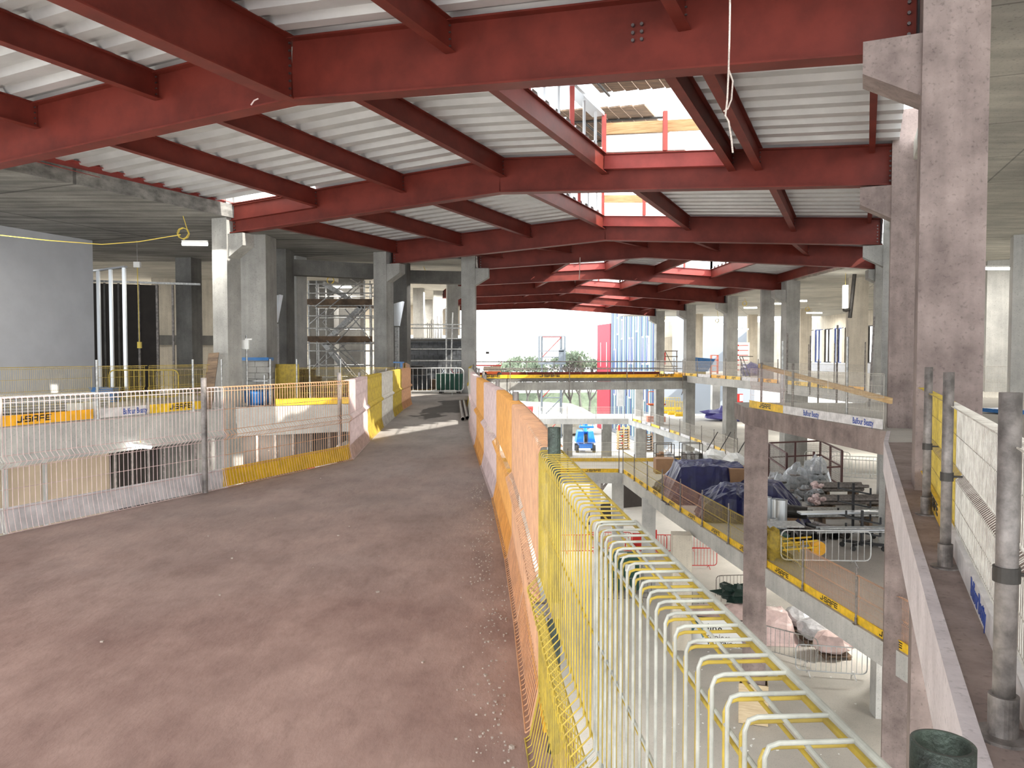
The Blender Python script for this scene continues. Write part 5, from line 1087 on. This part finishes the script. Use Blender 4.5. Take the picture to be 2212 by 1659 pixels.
# rear trolleys, crates
for k, (px0, px1, Y, lab) in enumerate(((1416, 1455, 43.6, 'grey cage trolley with cartons and white packets behind the tarpaulin'), (1472, 1516, 43.9, 'grey cage trolley with grey equipment behind the tarpaulin'))):
    A, B = pxw(px0, Y), pxw(px1, Y); c = (A+B)/2; t = thing('cage_trolley', lab, 'trolley', (c.x, c.y, Z1)); w = (B-A).length
    m = MB()
    for x in (A.x, B.x):
        for dy in (-.35, .35): m.tube([(x, Y+dy, Z1+.1), (x, Y+dy, Z1+1.25)], .025, 5)
    for z in (.18, .65, 1.25):
        for dy in (-.35, .35): m.tube([(A.x, Y+dy, Z1+z), (B.x, Y+dy, Z1+z)], .02, 5)
    m.build('frame', 'dark_steel', t)
    m = MB(); m.box((c.x, Y, Z1+.16), (w, .7, .04)); m.build('shelf', 'dark_steel', t)
    for q in range(5): m = MB(); m.box((A.x+.15+q*w*.2, Y-.1, Z1+.42+(q % 2)*.12), (w*.18, .5, .5)); tag(m.build('carton', ('cardboard', 'cardboard', 'white_paint', 'plasterboard', 'white_paint')[q] if k == 0 else ('galv_dull', 'galv', 'galv_dull', 'galv', 'dark_steel')[q]), '%s inside the %s cage trolley, %s from left' % (('brown carton', 'brown carton', 'white packet', 'grey packet', 'white packet')[q] if k == 0 else 'grey equipment case', 'left' if k == 0 else 'right', ORD[q]), 'box', 'boxes in the cage trolleys')
c = pxw(1436, 40.8); m = MB(); m.box((c.x, c.y, Z1+.4), (1.0, .8, .8)); tag(m.build('timber_crate', 'cardboard'), 'brown crate at left end of the navy tarpaulin', 'crate')
blob_thing('white_sack', 'white builders bag beside the right cage trolley', 'sack', pxw(1545, 44), Z1, (.7, .5, .5), 'white_paint', 51, .2)
blob_thing('white_sack', 'white heap behind the large column on the middle floor', 'sack', pxw(1588, 43.5), Z1, (.7, .5, .4), 'white_paint', 52, .2)
for k, (px, Y) in enumerate(((1528, 45.6), (1556, 45.6), (1596, 44.8))):
    c = pxw(px, Y); m = MB(); m.tube([(c.x+.55, c.y-.4, Z1+1.75), (c.x-.7, c.y-1.2, Z1+.05)], .03, 6); tag(m.build('brace', 'dark_steel'), 'dark raking tube brace behind the navy tarpaulin, %s from left' % ORD[k], 'brace', 'raking braces')
# far middle floor (beyond the far void edge)
blob_thing('tarpaulin', 'purple-blue tarpaulin lying flat on the far middle floor', 'tarpaulin', a1(1580, 908), Z1, (2.4, 1.6, .7), 'tarp_purple', 61, .35, 18)
c = a1(1597, 892); t = thing('fire_point', 'red fire point stand on the far middle floor', 'fire point', (c.x, c.y, Z1)); m = MB(); m.box((c.x, c.y, Z1+1.5), (.7, .3, 1.2)); m.build('cabinet', 'red_plastic', t); m = MB(); m.box((c.x+.15, c.y-.17, Z1+1.65), (.35, .03, .7)); m.build('notice', 'white_paint', t); m = MB(); m.box((c.x, c.y, Z1+.45), (.5, .3, .9)); m.build('base', 'mesh_yellow', t)
for k, (px, py) in enumerate(((1440, 893), (1462, 896), (1452, 885), (1478, 899))):
    c = a1(px, py); t = thing('site_barrier', 'yellow base barrier on the far middle floor, %s from left' % ORD[(0, 2, 1, 3)[k]], 'barrier', (c.x, c.y, Z1), 'yellow barriers on the far middle floor'); m = MB(); m.box((c.x, c.y, Z1+.15), (1.9, .4, .3)); m.build('base', 'board_yellow', t)
    m = MB(); [m.tube([(c.x-.9+q*.3, c.y, Z1+.3), (c.x-.9+q*.3, c.y, Z1+1.4)], .03, 4) for q in range(7)]; m.tube([(c.x-.9, c.y, Z1+1.4), (c.x+.9, c.y, Z1+1.4)], .03, 4); m.build('mesh', 'mesh_yellow', t)
c = pxw(1418, 70); t = thing('scissor_lift', 'orange and white machine behind the far middle-floor columns', 'lift', (c.x, c.y, Z1)); m = MB(); m.box((c.x, c.y, Z1+.5), (1.6, .8, .5)); m.build('chassis', 'orange_paint', t); m = MB(); m.box((c.x, c.y, Z1+1.3), (1.2, .7, .9)); m.build('scissor_stack', 'white_paint', t); m = MB(); [m.tube([(c.x+dx, c.y, Z1+1.8), (c.x+dx, c.y, Z1+3.0)], .04, 5) for dx in (-.7, 0, .7)]; m.tube([(c.x-.7, c.y, Z1+3), (c.x+.7, c.y, Z1+3)], .04, 5); m.box((c.x, c.y, Z1+1.85), (1.6, .8, .12)); m.build('platform', 'orange_paint', t)
for k, (px, w) in enumerate(((1190, 2.4), (1213, 2.3))): c = pxw(px, 77.3); crowd_barrier((c.x, c.y), Z1, 0, 'pale crowd barrier on the far low footbridge, %s' % ('left' if k == 0 else 'right'), w)
c = pxw(1139, 82.5); t = thing('road_barrier', 'pink-red plastic road barrier beyond the far low footbridge', 'barrier', (c.x, c.y, Z1)); m = MB(); m.box((c.x, c.y, Z1+.65), (1.25, .3, .4)); m.box((c.x-.5, c.y, Z1+.25), (.2, .3, .5)); m.box((c.x+.5, c.y, Z1+.25), (.2, .3, .5)); m.build('body', 'red_plastic', t)
# ground floor: boom lift, pallets
c = pxw(1264, 88); t = thing('boom_lift', 'bright blue boom lift on the ground floor seen end on', 'lift', (c.x, c.y, Z2))
m = MB(); m.box((c.x, c.y, Z2+.75), (1.5, 2.4, .5)); m.build('chassis', 'blue_lift', t)
for dx in (-.95, .95):
    for dy in (-.9, .9): m = MB(); m.tube([(c.x+dx-.16, c.y+dy, Z2+.42), (c.x+dx+.16, c.y+dy, Z2+.42)], .42, 16); m.build('wheel', 'rubber', t)
for sg in (-1, 1): m = MB(); m.hexa([(c.x+sg*.25, c.y-1.3, Z2+1.1), (c.x+sg*1.1, c.y-1.2, Z2+1.1), (c.x+sg*1.1, c.y+1.3, Z2+1.1), (c.x+sg*.25, c.y+1.3, Z2+1.1), (c.x+sg*.25, c.y-1.2, Z2+2.4), (c.x+sg*.85, c.y-1.0, Z2+2.4), (c.x+sg*.85, c.y+1.1, Z2+2.4), (c.x+sg*.25, c.y+1.2, Z2+2.4)]); m.build('engine_cover', 'blue_lift', t)
m = MB(); m.bar((c.x, c.y-1.0, Z2+2.2), (c.x, c.y+1.6, Z2+3.6), .35, .4); m.bar((c.x, c.y+1.6, Z2+3.6), (c.x, c.y-1.4, Z2+3.1), .3, .35); m.build('boom', 'blue_lift', t); m = MB(); m.box((c.x, c.y-1.8, Z2+3.0), (1.6, .7, .2)); [m.tube([(c.x+dx, c.y-1.8, Z2+3), (c.x+dx, c.y-1.8, Z2+4)], .03, 5) for dx in (-.7, .7)]; m.tube([(c.x-.7, c.y-1.8, Z2+4), (c.x+.7, c.y-1.8, Z2+4)], .03, 5); m.build('basket', 'blue_lift', t); m = MB(); m.box((c.x, c.y-1.0, Z2+1.6), (.3, .5, 1.0)); m.build('turntable', 'dark_steel', t)
for k, (px, Y, n_, w) in enumerate(((1347, 90, 9, 1.5), (1396, 88, 7, 1.7))):
    c = pxw(px, Y); t = thing('crate_stack', ('tall stack of pale open timber crates marked red, right of the blue lift', 'stack of brown open timber pallets left of the scaffold mast')[k], 'crate stack', (c.x, c.y, Z2))
    for q in range(n_):
        m = MB(); z = Z2+.1+q*.30; m.box((c.x, c.y, z), (w, 1, .08)); m.box((c.x-w*.4, c.y, z+.15), (.12, 1, .22)); m.box((c.x+w*.4, c.y, z+.15), (.12, 1, .22)); m.box((c.x, c.y, z+.15), (.12, 1, .22)); m.build('crate', 'timber' if k == 0 else 'scaffold_board', t)
    if k == 0: m = MB(); m.box((c.x-.55, c.y-.55, Z2+2.6), (.2, .02, .6)); m.box((c.x-.2, c.y-.55, Z2+1.6), (.2, .02, .2)); m.box((c.x-.2, c.y-.55, Z2+.8), (.2, .02, .2)); m.build('marking', 'red_plastic', t)
c = pxw(1438, 75); t = thing('access_tower', 'small aluminium access tower on the ground floor', 'scaffold', (c.x, c.y, Z2))
for dx in (-.45, .45):
    for dy in (-.6, .6): m = MB(); m.tube([(c.x+dx, c.y+dy, Z2), (c.x+dx, c.y+dy, Z2+2.4)], .04, 5); m.build('standard', 'galv_dull', t)
for a, b in (((-.45, .2), (.45, 1.2)), ((.45, .2), (-.45, 1.2)), ((-.45, 1.2), (.45, 2.2)), ((.45, 1.2), (-.45, 2.2)), ((-.45, 2.35), (.45, 2.35)), ((-.45, .2), (.45, .2))): m = MB(); m.tube([(c.x+a[0], c.y-.6, Z2+a[1]), (c.x+b[0], c.y-.6, Z2+b[1])], .03, 5); m.build('brace', 'galv_dull', t)
# ground floor in the near void
for k, (px, py, rz, L) in enumerate(((1252, 1196, .05, 2.3), (1320, 1190, 0, 2.3), (1395, 1196, .03, 2.3), (1448, 1196, 0, 2.3), (1525, 1190, -.1, 2.3), (1500, 1228, .0, 2.3))):
    c = a2(px, py); crowd_barrier((c.x, c.y), Z2, rz, 'red crowd barrier on the ground floor below the middle edge, %s' % ('leftmost', 'second from left', 'third from left', 'fourth from left', 'rightmost at back', 'nearest, standing alone')[k], L, 'red_plastic', 'red crowd barriers', 0, 'red_plastic')
for k, (px, py) in enumerate(((1385, 1188), (1400, 1180))): c = a2(px, py); m = MB(); m.box((c.x, c.y, Z2+.55), (1.0, .08, .8)); tag(m.build('red_panel', 'red_plastic'), 'solid red panel behind the red crowd barriers, %s one' % ('left' if k == 0 else 'right'), 'panel')
m = MB(); a, b = pxw(1345, 55), pxw(1475, 57); m.bar((a.x, a.y, Z2+1.75), (b.x, b.y, Z2+1.75), .1, 3.5); tag(m.build('hoarding', 'board_black'), 'dark hoarding under the middle floor behind the red barriers', 'hoarding')
m = MB(); a, b = pxw(1310, 52), pxw(1450, 52); m.bar((a.x, a.y, Z1-1.3), (b.x, b.y, Z1-1.3), .25, .25); tag(m.build('service_pipe', 'white_paint'), 'thick white horizontal pipe under the middle floor', 'pipe')
for px in (1312, 1448): c = pxw(px, 52); m = MB(); m.tube([(c.x, c.y, Z1-1.3), (c.x, c.y, Z1-.5)], .02, 5); tag(m.build('hanger', 'galv'), 'hanger rod of the thick white pipe, %s' % ('left' if px < 1400 else 'right'), 'rod')
m = MB(); c = pxw(1401, 47); m.tube([(c.x, c.y, Z1-.55), (c.x+.03, c.y, Z2+.1)], .02, 5); tag(m.build('drop_cable', 'cable_yellow'), 'yellow cable dropping to the ground floor from the middle floor', 'cable')
c = a2(1345, 1274); t = thing('waste_cage', 'dark green waste container wrapped in mesh with white notices', 'container', (c.x, c.y, Z2))
m = MB(); m.box((c.x, c.y, Z2+.85), (1.35, 1.1, 1.4)); m.build('body', 'green_plastic', t); m = MB(); m.box((c.x, c.y, Z2+1.6), (1.45, 1.2, .1)); m.build('lid', 'green_plastic', t)
for dx, z, s in ((-.1, 1.75, .3), (.25, 1.2, .32)): m = MB(); m.box((c.x+dx, c.y-.58, Z2+z), (s*1.4, .02, s)); m.build('notice', 'white_paint', t)
for sx in (-.85, .85): m = MB(); m.tube([(c.x+sx, c.y-.7, Z2), (c.x+sx, c.y-.7, Z2+1.7), (c.x+sx*.8, c.y-.7, Z2+1.85)], .03, 6); m.build('handle', 'galv', t)
c = a2(1350, 1300); crowd_barrier((c.x, c.y), Z2, .1, 'grey crowd barrier in front of the green waste container', 2.4, 'galv_dull', None, 0, 'galv_dull')
c = a2(1290, 1130); t = thing('machine_arm', 'black and grey machine on the ground floor left of the lower columns', 'machine', (c.x, c.y, Z2)); m = MB(); m.bar((c.x-.5, c.y, Z2+.3), (c.x+.3, c.y, Z2+2.8), .15, .3); m.bar((c.x-.2, c.y, Z2+1.5), (c.x+1.0, c.y, Z2+3.2), .12, .16); m.build('arm', 'galv_dull', t); m = MB(); m.hexa([(c.x-.7, c.y-.5, Z2), (c.x+.9, c.y-.5, Z2), (c.x+.9, c.y+.5, Z2), (c.x-.7, c.y+.5, Z2), (c.x+.2, c.y-.4, Z2+1.3), (c.x+.8, c.y-.4, Z2+1.5), (c.x+.8, c.y+.4, Z2+1.5), (c.x+.2, c.y+.4, Z2+1.3)]); m.build('body', 'black_steel', t)
for k, (px, py, rz, L, lab) in enumerate(((1545, 1330, .02, 3.4, 'long green-grey crowd barrier behind the pink sheeted heap'), (1600, 1292, .1, 2.3, 'green crowd barrier farther back behind the pink sheeted heap'))): c = a2(px, py); crowd_barrier((c.x, c.y), Z2, rz, lab, L, 'tube_green' if k else 'galv_dull', None, 0, 'galv_dull')
c = a2(1590, 1372); drape('tarpaulin', 'pale pink plastic sheeted heap beside the large column on the ground floor', 'heap', (c.x, c.y), -.08, 2.2, 1.1, lambda u, v: 1.15*(1-abs(v)**3)*(1-.15*abs(u))*(1 if abs(u) < .9 else .5), 'plastic_pink', Z2, 28, .14, 1.3, 31)
c = a2(1588, 1345); blob_thing('dark_sheet', 'crumpled dark green sheet on top of the pink heap', 'sheet', (c.x+.0, c.y-.5), Z2+1.1, (.85, .6, .38), 'tarp_green', 71, .5, 16)
c = a2(1548, 1402); rzb = -.32; t = thing('banner', 'white barrier banner printed with blue triangle, line pro lettering and WORKING AREA', 'banner', (c.x, c.y, Z2), None, rzb)
m = MB(); m.box((0, 0, .62), (2.5, .015, 1.0)); m.build('cloth', 'white_paint', t)
m = MB(); m.tube([(-1.25, .02, 0), (-1.25, .02, 1.15), (1.25, .02, 1.15), (1.25, .02, 0)], .02, 6); m.build('frame', 'dark_steel', t)
for bd, sz, x, z, mt_ in (('line', .46, -.35, .62, 'print_black'), ('projects', .34, -.35, .34, 'galv_dull'), ('WORKING AREA', .22, -.35, .14, 'print_black')):
    o = inst(txt_mesh(bd, sz, 'lettering', mt_, .004, .85), 'lettering', t); o.location = (x, -.012, z)
m = MB(); m.bar((-1.05, -.012, .35), (-.72, -.012, 1.02), .004, .14, up=Vector((1, 0, 0))); m.bar((-.72, -.012, 1.02), (-.45, -.012, .4), .004, .14, up=Vector((1, 0, 0))); m.build('logo', 'facade_teal', t)
for k in range(3): m = MB(); m.box((1.02, -.012, .85-k*.2), (.26, .006, .17)); m.build('blue_sign', 'print_blue', t)
for k, (px, py, rz, L) in enumerate(((1694, 1424, -.75, 2.4), (1795, 1462, -.18, 2.3))): c = a2(px, py); crowd_barrier((c.x, c.y), Z2, rz, 'galvanised crowd barrier right of the large column on the ground floor, %s' % ('angled one' if k == 0 else 'one facing front'), L, 'tube_green' if k == 0 else 'galv_light', None, 0, 'galv' if k == 0 else 'galv_light')
for k, (px, py, w) in enumerate(((1735, 1372, 1.0), (1775, 1400, 1.1), (1815, 1430, 1.2))):
    c = a2(px, py); t = thing('wrapped_pallet', 'polythene wrapped pallet under the sloping floor edge, %s from left' % ORD[k], 'pallet', (c.x, c.y+.6, Z2), 'wrapped pallets'); m = MB(); [m.box((c.x+dx, c.y+.6, Z2+.05), (.12, .9, .1)) for dx in (-.4, 0, .4)]; m.box((c.x, c.y+.6, Z2+.12), (1.0, .9, .04)); m.build('pallet', 'scaffold_board', t)
    m = MB(); m.blob((c.x, c.y+.6, Z2+.5), (w*.62, .55, .42), 80+k, .14, 14); m.build('wrapped_load', 'polythene' if k < 2 else 'plastic_pink', t)
ax, ay = 7.25, 22.75; t = thing('plywood_box', 'plywood casing around the foot of the large column', 'casing', (ax, ay, Z2))
for k in range(4): an = -.30+k*math.pi/2; d = Vector((math.cos(an), math.sin(an)))*.40; m = MB(); m.box((ax+d.x, ay+d.y, Z2+.62), (.025, .84, 1.2), an); m.build('sheet', 'plywood', t)
m = MB()
for k in range(60):
    q = a2(random.uniform(1450, 1860), random.uniform(1300, 1640)); s = random.uniform(.02, .09); m.box((q.x, q.y, Z2+.006), (s, s*.6, .012), random.random()*3)
tag(m.build('litter', 'white_paint'), 'scattered pale scraps on the ground floor around the large column', 'litter', None, 'stuff')
m = MB()
for k in range(700):
    y = random.uniform(2.2, 9) if k % 3 else random.uniform(2.2, 26)
    xe = [p for p in RF if p[1] <= y][-1]; x = xe[0]-abs(random.gauss(0, .10))-.09; s = random.uniform(.002, .008)*(1.8 if k % 23 == 0 else 1); m.box((x, y, s*.4), (s, s*1.3, s), random.random()*3)
for k in range(60): s = random.uniform(.004, .016); m.box((random.uniform(-4, .0), random.uniform(3.5, 18), s*.3), (s, s*1.4, s*.7), random.random()*3)
# keep crumbs on the slab only
tag(m.build('rubble_crumbs', 'rubble'), 'crumbs of mortar and grit along the foot of the right walkway barrier', 'rubble', None, 'stuff')
# --- outside
c = pxw(1191, 104); t = thing('hoist_mast', 'pale steel lattice hoist mast with cage outside the far end', 'mast', (c.x, c.y, Z2)); w = 1.3
for dx in (-w, w):
    for dy in (-w, w): m = MB(); m.tube([(c.x+dx, c.y+dy, Z2), (c.x+dx, c.y+dy, 4.2)], .09, 5); m.build('leg', 'mast_grey', t)
for k in range(5):
    z = Z2+k*2.7; m = MB(); m.tube([(c.x-w, c.y-w, z), (c.x+w, c.y-w, z+2.7)], .07, 4); m.tube([(c.x-w, c.y-w, z+2.7), (c.x+w, c.y-w, z+2.7)], .07, 4); m.build('bracing', 'mast_grey' if k % 2 else 'red_primer', t)
m = MB(); 
for dx in (-1.7, 1.7): m.box((c.x+dx, c.y-1.6, 2.4), (.25, .25, 3.6))
m.box((c.x, c.y-1.6, .6), (3.6, .2, .3)); m.box((c.x, c.y-1.6, 2.2), (3.4, .1, .12)); m.box((c.x, c.y-1.6, 4.2), (3.4, .1, .12)); m.box((c.x+1.3, c.y-1.5, 1.6), (.8, .3, 1.7)); m.build('cage', 'mast_grey', t)
tr_i = 0
def tree(px, Y, h, lab, seed):
    random.seed(seed); c = pxw(px, Y); t = thing('tree', lab, 'tree', (c.x, c.y, Z2-.05), 'trees outside the far end'); m = MB(); tips = []
    def br(p, d, l, r, dep):
        q = p+d*l; m.tube([p, (p+q)/2+Vector((random.uniform(-.1, .1)*l, 0, 0)), q], [r, r*.8, r*.6], 4, cap=False)
        if dep == 0: tips.append(q); return
        for _ in range(4 if dep > 1 else 3): br(q, (d+Vector((random.uniform(-.7, .7), random.uniform(-.7, .7), random.uniform(-.1, .6)))).normalized(), l*.68, r*.55, dep-1)
    br(Vector((c.x, c.y, Z2-.05)), Vector((0, 0, 1)), h*.34, h*.022, 4); m.build('branches', 'bark', t)
    lf = MB()
    for q in tips:
        for _ in range(3):
            p = q+Vector((random.uniform(-.6, .6), random.uniform(-.6, .6), random.uniform(-.5, .5))); s = .22; a = random.random()*3
            lf.add([p+Vector((-s*math.cos(a), -s*math.sin(a), -s)), p+Vector((s*math.cos(a), s*math.sin(a), -s*.5)), p+Vector((0, 0, s))], [(0, 1, 2)])
    lf.build('foliage', 'leaf', t)
for k, (px, Y, h) in enumerate(((1108, 118, 11), (1140, 130, 12), (1085, 124, 9), (1165, 126, 11), (1232, 118, 12), (1252, 128, 13), (1275, 122, 11.5), (1215, 134, 12))):
    tree(px, Y, h, 'pale thinly leaved tree outside, %s' % ('left of the hoist mast', 'taller one left of the mast', 'leftmost of all', 'just behind the mast on its left', 'right of the mast and darkest', 'second right of the mast', 'nearest the red building', 'directly behind the mast')[k], 90+k)
t = thing('clad_building', 'building with red block and striped blue-grey cladding outside the far end', 'building', (*pxw(1350, 105), Z2))
RA, RB, RC_ = pxw(1294, 118), pxw(1322, 112), pxw(1418, 90)
m = MB(); m.bar((RA.x, RA.y, (Z2+6.3)/2), (RB.x, RB.y, (Z2+6.3)/2), .6, 6.3-Z2); m.build('red_wall', 'facade_red', t)
m = MB(); dB2 = (RC_-RB).normalized(); off = Vector((dB2.y, -dB2.x)); off = off if off.x > 0 else -off
m.prism([(RB.x, RB.y), (RC_.x, RC_.y), (RC_.x+12*off.x, RC_.y+12*off.y), (RB.x+12*off.x, RB.y+12*off.y)], Z2, 8.3); m.build('clad_wall', 'facade_grey', t)
n_ = 44
for k in range(n_):
    q = RB+(RC_-RB)*(k+.5)/n_; q2 = q-off*.08; m = MB(); m.box((q2.x, q2.y, (Z2+8.3)/2+.2), (.24, .25, 8.2-Z2-.6), math.atan2(dB2.y, dB2.x)-math.pi/2); m.build('cladding_fin', ('facade_teal', 'facade_grey', 'facade_blue', 'facade_teal', 'white_paint')[k % 5], t)
for k, (fr, z0_, z1_) in enumerate(((.12, -.5, 2.6), (.48, .5, 4.0), (.56, .5, 4.0), (.78, .5, 4.0), (.86, .5, 4.0), (.3, 3.8, 6.6), (.2, 4.5, 7), (.65, 4.6, 7.2), (.12, -4, -1.4), (.5, -4, -1.2), (.8, -4, -1.2))):
    q = RB+(RC_-RB)*fr-off*.22; m = MB(); a_ = math.atan2(dB2.y, dB2.x); m.box((q.x, q.y, (z0_+z1_)/2), (1.0, .1, z1_-z0_), a_); f = m.build('window', 'white_paint', t); m = MB(); q = q-off*.07; m.box((q.x, q.y, (z0_+z1_)/2), (.6, .06, z1_-z0_-.4), a_); m.build('pane', 'facade_blue', f)
for k, fr in enumerate((.25, .7)):
    q = RA+(RB-RA)*fr; m = MB(); m.box((q.x, q.y-.35, 1.8), (.6, .1, 3.6)); f = m.build('window', 'white_paint', t); m = MB(); m.box((q.x, q.y-.42, 1.8), (.34, .06, 3.2)); m.build('pane', 'facade_blue', f)
m = MB(); m.bar((RA.x-.5, RA.y-.5, 8.3), (RC_.x, RC_.y-.5, 8.8), .3, .12); m.build('fascia', 'facade_grey', t)
blob_thing('spoil_heap', 'low tan spoil heap outside the far end', 'heap', pxw(1150, 108), Z2, (9, 4, 2.6), 'conc_cream', 95, .15, 18)
m = MB(); a, b = pxw(1040, 135), pxw(1330, 140); m.bar((a.x, a.y, Z2+2.2), (b.x, b.y, Z2+2.2), .3, 4.4); tag(m.build('site_hoarding', 'leaf'), 'pale green hedge line beyond the site', 'hedge')
# ---------------------------------------------------------------- unseen fill lights added under the soffits for brightness; no lamp fixtures hang there
for x in range(12, 50, 10):
    for y in range(14, 80, 11):
        if x > .16*y+9: lamp_and_fill_light((x, y, -.75), 260, 1.6)
        if x < 42: lamp_and_fill_light((x+3, y+3, Z1-.75), 400, 1.6)
for y in (18, 28, 38, 50, 62, 72):
    for x in (19, 29, 41): lamp_and_fill_light((x, y+2, 5.3), 230, 1.6)
for x, y in ((-2, 6), (-1, 14), (-2, 22), (1, 42), (-8, 12), (-8, 34), (-6, 50), (-16, 24)): lamp_and_fill_light((x, y, Z1-.75 if x > -10 else -.8), 400, 1.6)
for x, y in ((-14, 20), (-16, 34), (-8, 38), (-12, 48), (-24, 30), (-24, 46), (-5, 46), (-8, 54), (-14, 56), (-20, 50), (-9, 44)): lamp_and_fill_light((x, y, 5.3), 800 if y > 40 else 130, 1.6)
for x, y in ((-13.2, 20.5), (-16, 15.5), (-8.5, 25.6)): lamp_and_fill_light((x, y, -1.0), 160, 1.6)
for o in bpy.data.objects:
    if '_o' in o: del o['_o']
